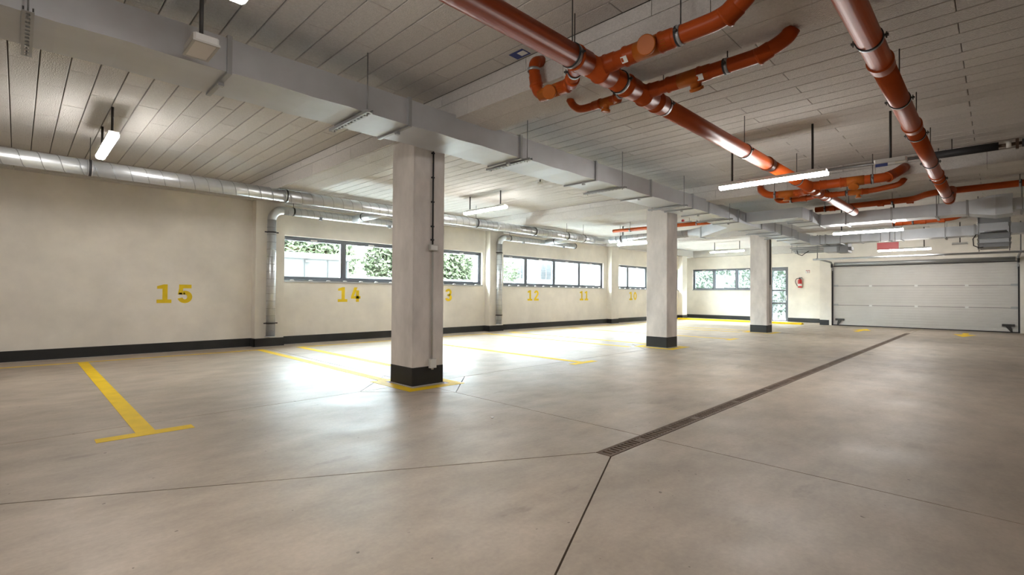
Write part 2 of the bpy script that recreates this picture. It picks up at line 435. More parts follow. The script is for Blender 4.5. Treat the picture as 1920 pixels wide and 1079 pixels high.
# ---- windows
def sash(parent, x0, x1, z0, z1, y, ax='x', handle=True):
    """a framed casement between x0..x1 (along ax) at depth y; faces the room (-y for ax x, -x for ax y)"""
    def P(a, d, z): return (a, y+d, z) if ax == 'x' else (y+d, a, z)
    fw = 0.055
    s = MB()
    s.box(P(x0, -0.02, z0), P(x1, 0.05, z0+fw)); s.box(P(x0, -0.02, z1-fw), P(x1, 0.05, z1))
    s.box(P(x0, -0.02, z0+fw), P(x0+fw, 0.05, z1-fw)); s.box(P(x1-fw, -0.02, z0+fw), P(x1, 0.05, z1-fw))
    so = s.build('sash', M_FRAME, parent)
    MB().box(P(x0+fw-0.005, 0.012, z0+fw-0.005), P(x1-fw+0.005, 0.018, z1-fw+0.005)).build('pane', M_GLASS, so)
    if handle:
        c = (x0+x1)/2
        MB().box(P(c-0.075, -0.034, z1-0.042), P(c+0.075, -0.0201, z1-0.014)).build('vent_handle', M_WHITE, so)
    return so
for n, (a, b, mul) in enumerate(WINS):
    yw = YL+0.10; wo = MB(); f = 0.035
    wo.box((a, yw-0.03, WZ0), (b, yw+0.07, WZ0+f)); wo.box((a, yw-0.03, WZ1-f), (b, yw+0.07, WZ1)); wo.box((a, yw-0.03, WZ0+f), (a+f, yw+0.07, WZ1-f)); wo.box((b-f, yw-0.03, WZ0+f), (b, yw+0.07, WZ1-f))
    for m_ in mul: wo.box((m_-0.012, yw-0.025, WZ0+f), (m_+0.012, yw+0.065, WZ1-f))
    o = wo.build('window_%d' % (n+1), M_FRAME)
    struct(o, ['long anthracite window band above bays 14 and 13', 'long anthracite window band above bays 12 and 11', 'long anthracite window band above bay 10'][n], 'window')
    ed = [a+f]+mul+[b-f]
    for i in range(4): sash(o, ed[i]+0.013, ed[i+1]-0.013, WZ0+f+0.002, WZ1-f-0.002, yw)
    MB().box((a, YL-0.03, WZ0-0.035), (b, yw-0.031, WZ0+0.001)).build('sill', M_SILL, o)
    x = a+0.25
    while x < b-0.1:
        c = MB(); c.prism([(x-0.05, WZ0+0.001), (x+0.05, WZ0+0.001), (x+0.035, WZ0+0.016), (x+0.015, WZ0+0.024), (x-0.015, WZ0+0.024), (x-0.035, WZ0+0.016)], 'y', YL+0.0, YL+0.04); c.build('sill_clip', M_WHITE, o); x += 0.42
# far window (runs along Y)
xw = XF+0.08; wo = MB(); f = 0.035
wo.box((xw-0.03, FW[0], FW[2]), (xw+0.07, FW[1], FW[2]+f)); wo.box((xw-0.03, FW[0], FW[3]-f), (xw+0.07, FW[1], FW[3])); wo.box((xw-0.03, FW[0], FW[2]+f), (xw+0.07, FW[0]+f, FW[3]-f)); wo.box((xw-0.03, FW[1]-f, FW[2]+f), (xw+0.07, FW[1], FW[3]-f))
o = wo.build('window_4', M_FRAME); struct(o, 'anthracite window band in the far wall with ivy behind', 'window')
ed = [FW[1]-f, 10.08, 8.98, 8.0, FW[0]+f]
for i in range(4): sash(o, ed[i+1]+0.013, ed[i]-0.013, FW[2]+f+0.002, FW[3]-f-0.002, xw, 'y')
MB().box((XF-0.03, FW[0], FW[2]-0.035), (xw-0.031, FW[1], FW[2]+0.001)).build('sill', M_SILL, o)
# glass door
dd = MB(); f = 0.05
dd.box((xw-0.03, FD[0], 0.004), (xw+0.06, FD[0]+f, FD[3])); dd.box((xw-0.03, FD[1]-f, 0.004), (xw+0.06, FD[1], FD[3])); dd.box((xw-0.03, FD[0]+f, FD[3]-0.10), (xw+0.06, FD[1]-f, FD[3]))
do = dd.build('door_1', M_FRAME); struct(do, 'narrow anthracite glass door with three panes in the far wall', 'door')
lf = MB(); y0, y1 = FD[0]+f+0.004, FD[1]-f-0.004; zt = FD[3]-0.104
lf.box((xw-0.02, y0, 0.01), (xw+0.04, y0+0.06, zt)); lf.box((xw-0.02, y1-0.06, 0.01), (xw+0.04, y1, zt))
zz = [0.01, 0.06, 0.79, 0.86, 1.38, 1.44, zt-0.06, zt]
for i in (0, 2, 4, 6): lf.box((xw-0.02, y0+0.06, zz[i]), (xw+0.04, y1-0.06, zz[i+1]))
lo = lf.build('door_leaf', M_FRAME, do)
for a, b in ((0.06, 0.79), (0.86, 1.38), (1.44, zt-0.06)): MB().box((xw+0.01, y0+0.055, a-0.005), (xw+0.016, y1-0.055, b+0.005)).build('pane', M_GLASS, lo)
MB().box((xw-0.035, y0+0.015, 0.95), (xw-0.0201, y0+0.045, 1.18)).tube([(xw-0.036, y0+0.03, 1.06), (xw-0.07, y0+0.03, 1.06), (xw-0.07, y0+0.15, 1.06)], 0.009, 8).build('door_handle', M_WHITE, lo)

# ================================================================== COLUMNS
CL = ['nearest square concrete column with conduit and dark painted base', 'middle square concrete column with dark painted base', 'farthest square concrete column beside the glass door']
for i, x in enumerate(COLS):
    e = empty('concrete_column', (x+COLW/2, COLY+COLD/2, 0)); tag(e, CL[i], 'column', 'garage columns')
    c = 0.012; x1, y0, y1 = x+COLW, COLY, COLY+COLD
    def oct_(g): return [(x+c-g, y0-g), (x1-c+g, y0-g), (x1+g, y0+c-g), (x1+g, y1-c+g), (x1-c+g, y1+g), (x+c-g, y1+g), (x-g, y1-c+g), (x-g, y0+c-g)]
    rel(MB().prism(oct_(0), 'z', 0.0, ZB-0.001).build('shaft', M_CONC), e)
    rel(MB().prism(oct_(0.0025), 'z', 0.008, 0.235).build('painted_base', M_BLACK), e)
    rel(MB().prism(oct_(0.014), 'z', 0.0, 0.0085).build('sealant_bead', M_SEAL), e)
    # yellow outline painted on the floor around it
    yb = MB(); a0, a1, b0, b1 = x-0.18, x1+0.18, y0-0.22, y1+0.2; wd = 0.14
    yb.box((a0, b0, 0), (a1, b0+wd, 0.0025)); yb.box((a0, b1-wd, 0), (a1, b1, 0.0025)); yb.box((a0, b0+wd, 0), (a0+wd, b1-wd, 0.0025)); yb.box((a1-wd, b0+wd, 0), (a1, b1-wd, 0.0025))
    tag(yb.build('column_outline', M_YEL), 'yellow painted square on the floor around the %s column' % ['nearest', 'middle', 'farthest'][i], 'floor marking', 'column outlines')
# conduit + boxes on column 1 (front face) and column 3 (side face)
cd = empty('surface_conduit', (3.69, COLY, 0.22)); tag(cd, 'black cable and grey conduit with junction box and socket on nearest column', 'conduit')
xc = 3.69; yc = COLY-0.014
rel(MB().tube([(xc, yc, 3.06), (xc, yc, 1.77)], 0.010, 8).build('cable', M_RUB), cd)
for z in (2.93, 2.62, 2.31, 2.0, 1.83): rel(MB().box((xc-0.024, COLY-0.026, z-0.009), (xc+0.014, COLY-0.0005, z+0.009)).build('cable_clip', M_RUB), cd)
jb = rel(rbox(MB(), (xc-0.062, COLY-0.05, 1.692), (xc+0.062, COLY-0.0005, 1.766), 0.008).build('junction_box', M_GREYP), cd)
MB().box((xc-0.05, COLY-0.054, 1.702), (xc+0.05, COLY-0.0501, 1.756)).build('lid', M_WHITE, jb).matrix_parent_inverse = Matrix()
rel(MB().tube([(xc, yc, 1.692), (xc, yc, 0.32)], 0.011, 8).build('conduit_tube', M_GREYP), cd)
sk = rel(rbox(MB(), (xc-0.045, COLY-0.055, 0.215), (xc+0.055, COLY-0.003, 0.325), 0.01).build('socket_box', M_WHITE), cd)
rel(MB().tube([(xc, COLY-0.03, 0.216), (xc, COLY-0.03, 0.195)], 0.018, 10).build('cable_gland', M_GREYP), cd)
cd3 = empty('surface_conduit', (COLS[2]+0.22, COLY, 0.24)); tag(cd3, 'black cable and conduit running down the farthest column', 'conduit')
xc = COLS[2]+0.26
rel(MB().tube(arc((xc-0.1, yc, 2.92), 0.1, PI/2, 0, 5, (1, 0, 0), (0, 0, 1))+[(xc, yc, 1.5)], 0.02, 8).build('cable', M_RUB), cd3)
rel(rbox(MB(), (xc-0.05, COLY-0.05, 1.40), (xc+0.05, COLY-0.0005, 1.5), 0.008).build('junction_box', M_GREYP), cd3)
rel(MB().tube([(xc, yc, 1.40), (xc, yc, 0.3)], 0.016, 8).build('conduit_tube', M_GREYP), cd3)

# ================================================================== FLOOR MARKINGS
ZP = 0.0022
def tline(xa, xb, ya, yb, bar, label):
    m_ = MB().box((xa, ya, 0), (xb, yb, ZP))
    if bar: m_.box(((xa+xb)/2-0.32, ya-0.13, 0), ((xa+xb)/2+0.32, ya, ZP))
    tag(m_.build('parking_line', M_YEL), label, 'floor marking', 'yellow bay lines')
tline(0.69, 0.82, 4.965, 10.42, True, 'yellow T-shaped bay line in the left foreground')
tline(3.36, 3.49, 5.79, 10.42, False, 'yellow line running to the left side of the nearest column')
tline(4.14, 4.27, 5.79, 10.42, False, 'yellow line running from the wall behind the nearest column')
tline(6.70, 6.83, 5.05, 10.42, True, 'yellow T-shaped bay line right of the nearest column')
tline(9.50, 9.63, 5.79, 10.42, False, 'yellow line running to the left side of the middle column')
tline(10.42, 10.55, 5.79, 10.42, False, 'yellow line running from the wall behind the middle column')
tline(13.25, 13.38, 5.05, 10.42, True, 'short-looking yellow T-shaped bay line right of the middle column')
tline(16.05, 16.18, 5.79, 10.42, False, 'yellow line running to the left side of the farthest column')
tline(16.95, 17.08, 5.79, 10.42, False, 'yellow line running from the wall behind the farthest column')
for a, b, l in ((XB, 3.49, 'thin yellow line along the wall in front of bay 15'), (4.14, 9.63, 'thin yellow line along the wall in front of bays 14 and 13'), (10.42, 16.18, 'thin yellow line along the wall in front of bays 12 and 11'), (16.95, 22.9, 'thin yellow line along the wall in front of bay 10')):
    tag(MB().box((a, 10.425, 0), (b, 10.50, ZP)).build('wall_line', M_YEL), l, 'floor marking', 'thin yellow wall lines')
kb = MB(); kb.prism([(22.25, 0.0), (22.60, 0.0), (22.56, 0.07), (22.29, 0.07)], 'y', 5.62, 10.9)
tag(kb.build('wheel_kerb', M_YEL), 'low yellow painted kerb in front of the glass door and far window', 'kerb')
def arrow(xb, xt, yc, l, hw=0.27):
    s = 1 if xt > xb else -1
    m_ = MB().prism([(xb, yc-hw), (xt, yc), (xb, yc+hw)][::s], 'z', 0, ZP); m_.box((xb-s*0.9, yc-0.07, 0), (xb, yc+0.07, ZP))
    tag(m_.build('lane_arrow', M_YEL), l, 'floor marking')
arrow(20.25, 21.3, 3.3, 'faded yellow arrow pointing to the left half of the garage door')
arrow(20.6, 19.3, 0.72, 'faded yellow arrow pointing away from the right half of the garage door')

# ---- painted bay numbers
def arcpoly(cx, cy, rx, ry, ix, iy, a0, a1, n=18):
    o = [(cx+rx*math.cos(math.radians(a0+(a1-a0)*i/n)), cy+ry*math.sin(math.radians(a0+(a1-a0)*i/n))) for i in range(n+1)]
    q = [(cx+ix*math.cos(math.radians(a0+(a1-a0)*i/n)), cy+iy*math.sin(math.radians(a0+(a1-a0)*i/n))) for i in range(n+1)]
    return o, q
def glyph(ch):
    P = []; S = []           # convex polygons, strips
    R = lambda a, b, c, d: P.append([(a, b), (c, b), (c, d), (a, d)])
    if ch == '1': R(0, 0, .78, .19); R(.30, .19, .57, .76); P.append([(.02, .76), (.57, .76), (.57, 1), (.38, 1), (.02, .90)])
    if ch == '5': R(.10, .80, .78, 1); P.append([(.03, .46), (.27, .46), (.33, .80), (.10, .80)]); S.append(arcpoly(.42, .33, .41, .34, .13, .13, -165, 112)); R(.1, .46, .42, .56)
    if ch == '4': P.append([(0, .22), (.25, .22), (.25, .42), (0, .36)]); P.append([(0, .36), (.25, .42), (.55, 1), (.26, 1)]); R(.25, .22, .80, .40); R(.42, 0, .68, .80)
    if ch == '3': S.append(arcpoly(.38, .72, .37, .28, .13, .10, -75, 165)); S.append(arcpoly(.38, .30, .40, .30, .14, .11, -165, 75)); R(.25, .44, .5, .57)
    if ch == '2': S.append(arcpoly(.38, .68, .38, .32, .13, .12, -20, 170)); P.append([(.02, .19), (.36, .19), (.74, .58), (.50, .64)]); R(0, 0, .78, .2)
    if ch == '0': S.append(arcpoly(.38, .5, .38, .5, .14, .28, 0, 360, 28))
    return P, S
def number(txt, x0, z0, x1, z1, label):
    e = empty('painted_number', ((x0+x1)/2, YL, z0)); tag(e, label, 'wall number', 'yellow bay numbers')
    h = z1-z0; k = len(txt); adv = (x1-x0)/(k-1+0.78*0.88) if k > 1 else 1; w_ = adv*0.88/1.0
    w_ = (x1-x0)/(k*0.78+(k-1)*0.30); adv = w_*1.08
    for i, ch in enumerate(txt):
        P, S = glyph(ch); g = MB(); ox = x0+i*adv
        for p in P: g.prism([(ox+a*w_, z0+b*h) for a, b in p], 'y', YL-0.002, YL-0.0002)
        for o_, q_ in S:
            n = len(o_)
            for j in range(n-1):
                g.prism([(ox+a*w_, z0+b*h) for a, b in (q_[j], o_[j], o_[j+1], q_[j+1])], 'y', YL-0.002, YL-0.0002)
        rel(g.build('digit', M_YELW), e)
for t_, a, b, l_ in (('15', 1.84, 2.40, 'large yellow number 15 on the plain windowless stretch of wall'), ('14', 5.40, 5.98, 'yellow number 14 under the window left of the nearest column'),
      ('13', 8.28, 8.85, 'yellow number 13 half hidden behind the nearest column'), ('12', 12.07, 12.63, 'yellow number 12 under the left half of the second window band'),
      ('11', 14.97, 15.50, 'yellow number 11 under the right half of the second window band'), ('10', 18.48, 19.08, 'small distant yellow number 10 just left of the middle column')):
    number(t_, a, 0.932, b, 1.288, l_)

# ================================================================== GARAGE DOOR
gd = empty('garage_door', (XG, 2.1, 0)); tag(gd, 'wide pale sectional garage door closed at the far end', 'garage door')
zz = [0.03, 0.812, 1.567, 2.352]
for i in range(3):
    p = MB(); z0, z1 = zz[i]+0.006, zz[i+1]-0.006
    nr = 8; prof = [(XG+0.04, z0), (XG+0.04, z1)]
    pts = []
    for k in range(nr+1):
        z = z0+(z1-z0)*k/nr
        pts += [(XG-0.003, z)] if k in (0, nr) else [(XG, z-0.012), (XG+0.0035, z), (XG, z+0.012)]
    n = len(pts); vs = []
    for y in (GY0+0.04, GY1-0.04):
        for q in pts: vs.append((q[0], y, q[1]))
    p.add(vs, [(k, k+1, n+k+1, n+k) for k in range(n-1)])
    p.box((XG+0.004, GY0+0.04, z0), (XG+0.04, GY1-0.04, z1))
    po = rel(p.build('door_panel', M_DOORP), gd)
    if i < 2:
        for y in (0.75, 2.1, 3.45):
            h = MB().box((XG-0.012, y-0.045, z1-0.03), (XG-0.004, y+0.045, z1+0.042)); h.build('hinge', M_WHITE, po).matrix_parent_inverse = Matrix()
        for y in (GY0+0.12, GY1-0.12):
            h = MB().box((XG-0.03, y-0.09, z1-0.02), (XG-0.004, y+0.09, z1+0.05)); h.build('roller_bracket', M_FLANGE, po)
rel(MB().box((XG-0.004, GY0+0.04, 0.0), (XG+0.04, GY1-0.04, 0.035)).build('bottom_seal', M_RUB), gd)
for i in range(2): rel(MB().box((XG+0.008, GY0+0.05, zz[i+1]-0.006), (XG+0.03, GY1-0.05, zz[i+1]+0.006)).build('panel_gap', M_RUB), gd)
for y, s in ((GY0, 1), (GY1, -1)):
    rel(MB().box((XG-0.06, y, 0), (XG+0.03, y+s*0.045, 2.45)).build('side_rail', M_RUB), gd)
    rel(MB().box((XG-0.075, y-s*0.03, 0), (XG-0.06, y-s*0.004, 2.42)).build('cover_strip', M_FLANGE), gd)
    b_ = MB().box((XG-0.05, y+s*0.12, 0.20), (XG-0.005, y+s*0.42, 0.28)); b_.prism([(y+s*0.2, 0.2), (y+s*0.34, 0.2), (y+s*0.22, 0.03), (y+s*0.17, 0.03)][::s], 'x', XG-0.03, XG-0.008)
    rel(b_.build('cable_bracket', M_ROD), gd)
    tr = [(XG-0.03, y+s*0.03, 2.1)]+[tuple(v) for v in arc((XG-0.38, y+s*0.03, 2.15), 0.35, 0, PI/2, 8, (1, 0, 0), (0, 0, 1))]+[(20.5, y+s*0.03, 2.52)]
    rel(MB().tube(tr, 0.032, 6, smooth=False).build('curved_track', M_FLANGE), gd)
    rel(MB().tube([(20.6, y+s*0.03, 2.54), (20.6, y+s*0.03, ZC)], 0.015, 6).build('track_hanger', M_ZROD), gd)
    rel(MB().tube([(XG-0.2, y+s*0.03, 2.47), (XG-0.2, y+s*0.03, 2.30)], 0.03, 8).build('corner_bracket', M_RUB), gd)
rel(MB().tube([(20.55, GY1+0.1, 2.50), (20.55, GY0-0.1, 2.50)], 0.032, 8).build('rear_tie_bar', M_GALV), gd)
rel(MB().tube([(XG-0.10, GY1-0.1, 2.43), (XG-0.10, GY0+0.1, 2.43)], 0.075, 14).build('torsion_spring', M_FLANGE), gd)
rel(MB().box((XG-0.119, GY0+0.03, 2.335), (XG-0.008, GY1-0.03, 2.3595)).build('lintel_seal', M_RUB), gd)
for y in (1.2, 3.2): rel(MB().box((20.52, y-0.03, 2.46), (20.60, y+0.03, 2.47)).build('tie_clip', M_WHITE), gd)

# ================================================================== MAIN RECTANGULAR DUCT
DY0, DY1, DZ0, DZ1 = 4.222, 4.794, 2.853, 3.118
def rect_sec(p0, p1, ax, wob=0.0, step=0.30):
    """box duct section p0->p1 corners with faceted (cross-broken) sides along ax"""
    x0, y0, z0 = p0; x1, y1, z1 = p1; i = {'x': 0, 'y': 1}[ax]
    a, b = (x0, x1) if ax == 'x' else (y0, y1); n = max(1, int(abs(b-a)/step)); vs = []; fs = []
    for k in range(n+1):
        t_ = a+(b-a)*k/n; d = wob if (k % 2 and 0 < k < n) else 0
        if ax == 'x': q = [(t_, y0, z0+d*2), (t_, y1, z0+d*2), (t_, y1, z1-d), (t_, y0, z1-d)]
        else: q = [(x0+d, t_, z0+d), (x1-d, t_, z0+d), (x1-d, t_, z1-d), (x0+d, t_, z1-d)]
        vs += q
    for k in range(n):
        for j in range(4): q = (j+1) % 4; fs.append((4*k+j, 4*k+4+j, 4*k+4+q, 4*k+q))
    fs += [(0, 1, 2, 3), (4*n+3, 4*n+2, 4*n+1, 4*n)]
    return MB().add(vs, fs)
def flange(x, y0, y1, z0, z1, ax='x', t_=0.035, pr=0.018):
    m_ = MB()
    if ax == 'x':
        m_.box((x-t_/2, y0-pr, z0-pr), (x+t_/2, y1+pr, z0+0.004)); m_.box((x-t_/2, y0-pr, z1-0.004), (x+t_/2, y1+pr, z1+pr)); m_.box((x-t_/2, y0-pr, z0+0.004), (x+t_/2, y0+0.004, z1-0.004)); m_.box((x-t_/2, y1-0.004, z0+0.004), (x+t_/2, y1+pr, z1-0.004))
    else:
        m_.box((y0-pr, x-t_/2, z0-pr), (y1+pr, x+t_/2, z0+0.004)); m_.box((y0-pr, x-t_/2, z1-0.004), (y1+pr, x+t_/2, z1+pr)); m_.box((y0-pr, x-t_/2, z0+0.004), (y0+0.004, x+t_/2, z1-0.004)); m_.box((y1-0.004, x-t_/2, z0+0.004), (y1+pr, x+t_/2, z1-0.004))
    return m_
def rail(L, along='y'):
    """perforated U channel of length L along local y, starting at 0, top at z=0"""
    m_ = MB(); w2 = 0.028
    m_.box((-w2, 0, -0.028), (-w2+0.017, L, -0.025)); m_.box((w2-0.017, 0, -0.028), (w2, L, -0.025))
    y = 0
    while y < L: m_.box((-w2+0.017, y, -0.028), (w2-0.017, min(L, y+0.03), -0.025)); y += 0.065
    m_.box((-w2, 0, -0.025), (-w2+0.003, L, 0)); m_.box((w2-0.003, 0, -0.025), (w2, L, 0))
    m_.box((-w2+0.003, 0, -0.003), (-w2+0.010, L, 0)); m_.box((w2-0.010, 0, -0.003), (w2-0.003, L, 0))
    return m_
duct = empty('ventilation_duct', (0, 4.5, DZ0)); tag(duct, 'long galvanised rectangular main duct hung in front of the columns', 'duct')
FLX = [-2.12, -0.5, 1.128, 2.767, 4.393, 6.005, 7.625, 9.25, 10.01, 11.63]
ends = [XB+0.3]+FLX
for a, b in zip(ends[:-1], ends[1:]): rel(rect_sec((a, DY0, DZ0), (b, DY1, DZ1), 'x', 0.0045).build('duct_section', M_GALV), duct)
for x in FLX: rel(flange(x, DY0, DY1, DZ0, DZ1).build('flange', M_FLANGE), duct)
# reducer and thinner tail
R0, R1 = 11.63, 13.25; TZ0, TZ1 = DZ0, DZ1; TY0, TY1 = DY0+0.02, DY1
vs = [(R0, DY0, DZ0), (R0, DY1, DZ0), (R0, DY1, DZ1), (R0, DY0, DZ1), (R1, TY0, TZ0), (R1, TY1, TZ0), (R1, TY1, TZ1), (R1, TY0, TZ1)]
rel(MB().add(vs, [(0, 1, 2, 3), (7, 6, 5, 4), (0, 4, 5, 1), (1, 5, 6, 2), (2, 6, 7, 3), (3, 7, 4, 0)]).build('reducer', M_GALV), duct)
for a, b in ((13.25, 14.85), (14.85, 16.42), (16.42, 17.70)):
    rel(rect_sec((a, TY0, TZ0), (b, TY1, TZ1), 'x', 0.0045).build('duct_section', M_GALV), duct); rel(flange(a, TY0, TY1, TZ0, TZ1).build('flange', M_FLANGE), duct)
rel(rect_sec((17.70, TY0-0.02, TZ0-0.02), (18.25, TY1, TZ1), 'x').build('duct_elbow', M_GALV), duct)
RAILX = [0.02, 2.275, 4.47, 6.66, 8.79, 11.0, 14.1, 15.6]; rl = rail(0.80).mesh('hanger_rail')
for x in RAILX:
    o = obj('hanger_rail', rl, M_FLANGE); o.location = (x, DY0-0.11, DZ0-0.003); rel(o, duct)
    for y in (DY0-0.045, DY1+0.045): rel(MB().tube([(x, y, DZ0-0.05), (x, y, ZC+0.002)], 0.0055, 6).build('hanger_rod', M_ZROD), duct)
for x in FLX:
    rel(MB().box((x-0.02, DY0+0.2, DZ0-0.045), (x+0.02, DY0+0.24, DZ0-0.0181)).build('flange_clamp', M_FLANGE), duct)
# side branch with row along Y (first)
br1 = empty('branch_duct', (13.58, 2.0, DZ0)); tag(br1, 'galvanised branch duct stepping right from the main duct, nearer row', 'duct')
rel(rect_sec((12.12, 3.12, DZ0+0.04), (12.60, DY0-0.003, DZ1), 'y', 0.003).build('takeoff', M_GALV), br1)
rel(rect_sec((12.12, 3.04, DZ0+0.02), (13.58, 3.12, DZ1), 'x').build('elbow_cheek', M_GALV), br1)
rel(rect_sec((12.60, 3.12, DZ0+0.02), (13.58, 3.50, DZ1), 'x', 0.003).build('duct_section', M_GALV), br1)
ys = [3.5, 3.03, 1.66, 0.43]
for a, b in zip(ys[:-1], ys[1:]): rel(rect_sec((13.58, b, DZ0), (14.05, a, DZ1), 'y', 0.006, 0.22).build('duct_section', M_GALV), br1)
for y in ys[1:]: rel(flange(y, 13.58, 14.05, DZ0, DZ1, 'y').build('flange', M_FLANGE), br1)
rel(flange(12.80, 3.02, 3.50, DZ0+0.02, DZ1, 'x').build('flange', M_FLANGE), br1)
rel(MB().add([(13.58, 0.43, DZ0), (14.05, 0.43, DZ0), (14.05, 0.43, DZ1), (13.58, 0.43, DZ1), (13.5, 0.02, DZ0-0.08), (14.1, 0.02, DZ0-0.08), (14.1, 0.02, DZ1+0.06), (13.5, 0.02, DZ1+0.06), (13.5, -0.22, DZ0-0.06), (14.1, -0.22, DZ0-0.06), (14.1, -0.22, DZ1+0.06), (13.5, -0.22, DZ1+0.06)],
    [(0, 4, 5, 1), (1, 5, 6, 2), (2, 6, 7, 3), (3, 7, 4, 0), (4, 8, 9, 5), (5, 9, 10, 6), (6, 10, 11, 7), (7, 11, 8, 4), (8, 11, 10, 9)]).build('adapter', M_GALV), br1)
rel(rect_sec((13.62, -2.6, DZ0+0.02), (14.05, -0.22, DZ1-0.02), 'y', 0.004).build('duct_section', M_GALV), br1)
rel(flange(-0.6, 13.62, 14.05, DZ0+0.02, DZ1-0.02, 'y').build('flange', M_FLANGE), br1)
for y in (2.5, 0.9, -0.35):
    rel(MB().box((13.50, y-0.02, DZ0-0.03), (14.13, y+0.02, DZ0-0.002)).build('hanger_rail', M_FLANGE), br1)
    for x in (13.53, 14.10): rel(MB().tube([(x, y, DZ0-0.04), (x, y, ZC+0.002)], 0.0055, 6).build('hanger_rod', M_ZROD), br1)
# second row
br2 = empty('branch_duct', (17.7, 2.0, 2.79)); tag(br2, 'galvanised branch duct across the far end, row nearest the garage door', 'duct')
ys = [4.218, 2.9, 1.94, 0.42, -1.2]
for a, b in zip(ys[:-1], ys[1:]): rel(rect_sec((17.70, b, 2.79), (18.2, a, 3.06), 'y', 0.006, 0.22).build('duct_section', M_GALV), br2)
for y in ys[1:-1]+[3.95, 3.8]: rel(flange(y, 17.70, 18.2, 2.79, 3.06, 'y').build('flange', M_FLANGE), br2)
for y in (3.4, 2.2, 1.0):
    rel(MB().box((17.62, y-0.02, 2.76), (18.28, y+0.02, 2.788)).build('hanger_rail', M_FLANGE), br2)
    for x in (17.64, 18.26): rel(MB().tube([(x, y, 2.75), (x, y, ZC+0.002)], 0.0055, 6).build('hanger_rod', M_ZROD), br2)
# damper/heater units
u1 = empty('air_unit', (15.4, 0.08, 2.23)); tag(u1, 'ribbed galvanised air unit hanging right of the branch ducts', 'air unit')
for k, z in enumerate((2.26, 2.36, 2.46, 2.585, 2.80)):
    h = (0.085, 0.085, 0.09, 0.20, 0.13)[k]; ex = (0.02, -0.02, 0.0, 0.03, 0.0)[k]
    rel(MB().box((15.0-ex, -0.20+abs(ex), z), (15.75, 0.30-abs(ex), z+h)).build('casing', M_GALV if k % 2 else M_UNIT), u1)
    rel(MB().box((14.96, -0.22, z+h), (15.78, 0.32, z+h+0.012)).build('rib_rail', M_UNIT), u1)
for y in (-0.2, 0.3):
    for x in (14.99, 15.76): rel(MB().tube([(x, y, 2.22), (x, y, ZC+0.002)], 0.008, 6).build('hanger_rod', M_ZROD), u1)
rel(MB().tube([(14.95, 0.33, 2.55), (14.9, 0.38, 2.45), (14.9, 0.37, 2.30), (14.95, 0.28, 2.25), (15.0, 0.2, 2.27)], 0.010, 6).build('flex_cable', M_RUB), u1)
rel(MB().tube([(14.97, -0.15, 2.60), (14.97, 0.2, 2.60)], 0.014, 8).build('heater_pipe', M_ZROD), u1)
u2 = empty('air_unit', (18.6, 3.9, 2.5)); tag(u2, 'galvanised damper unit on rails above the corner beside the garage door', 'air unit')
rel(MB().box((18.3, 3.62, 2.58), (18.9, 3.98, 2.95)).build('casing', M_GALV), u2); rel(MB().box((18.3, 3.32, 2.55), (18.85, 3.62, 2.88)).build('motor_housing', M_UNIT), u2); rel(MB().box((18.36, 3.24, 2.62), (18.7, 3.32, 2.72)).build('actuator', M_UNIT), u2)
for k in range(4): rel(MB().box((18.25+0.2*k, 3.5, 2.74-0.04*k), (18.31+0.2*k, 4.95, 2.78-0.04*k)).build('support_rail', M_UNIT), u2)
for y in (3.55, 4.9):
    for x in (18.28, 18.88): rel(MB().tube([(x, y, 2.6), (x, y, ZC+0.002)], 0.007, 6).build('hanger_rod', M_ZROD), u2)
rel(MB().tube([(18.3, 4.75, 2.68), (18.3, 4.72, 2.55), (18.3, 4.6, 2.5), (18.3, 4.5, 2.58), (18.3, 4.4, 2.64)], 0.012, 6).build('flex_cable', M_RUB), u2)

# ================================================================== ROUND SPIRAL DUCT
def spiral(mb, p0, p1, r, pitch=0.2, rr=0.0045, n=20):
    p0 = Vector(p0); p1 = Vector(p1); d = (p1-p0); L = d.length; d.normalize()
    ref = Vector((0, 0, 1)); u = d.cross(ref).normalized(); v = d.cross(u); k = int(L/pitch*n); pts = []
    for i in range(k+1):
        a = 2*PI*i/n; pts.append(p0+d*(pitch*i/n)+(u*math.cos(a)+v*math.sin(a))*(r+0.001))
    return mb.tube(pts, rr, 4, cap=False)
RY, RZ, RR = 9.43, 2.953, 0.111
rd = empty('round_duct', (6, RY, RZ-RR)); tag(rd, 'large spiral-wound round duct running along the left wall', 'duct')
secs = [XB+0.05, -1.9, 0.72, 3.5, 6.2, 8.9, 10.43, 12.3, 13.3]
for a, b in zip(secs[:-1], secs[1:]):
    rel(MB().tube([(a, RY, RZ), (b, RY, RZ)], RR, 28).build('duct_section', M_GALVR), rd)
    rel(spiral(MB(), (a+0.05, RY, RZ), (b-0.05, RY, RZ), RR, 0.205).build('spiral_seam', M_SEAM), rd)
    rel(MB().ring((b, RY, RZ), (1, 0, 0), RR-0.001, RR+0.006, 0.06, 28).build('coupling', M_GALVR), rd)
el = arc((13.3, RY-0.4, RZ), 0.4, PI/2, 0, 8, (1, 0, 0), (0, 1, 0)); XT = 13.7
rel(MB().tube(el, RR, 24, cap=False).build('bend', M_GALVR), rd)
rel(MB().tube([(XT, RY-0.4, RZ), (XT, 6.35, RZ)], RR, 24).build('duct_section', M_GALVR), rd)
rel(spiral(MB(), (XT, RY-0.45, RZ), (XT, 6.4, RZ), RR, 0.205).build('spiral_seam', M_SEAM), rd)
for x in (-1.9, 0.72, 3.5, 6.2, 8.2, 10.4, 11.9, 12.75):
    h = rel(MB().ring((x, RY, RZ), (1, 0, 0), RR, RR+0.008, 0.03, 28).build('hanger_band', M_RUB), rd)
    rel(MB().tube([(x, RY, RZ+RR), (x, RY, (ZB if any(a < x < b for a, b in BEAMS) else ZC)+0.002)], 0.005, 6).build('hanger_rod', M_ROD), rd)
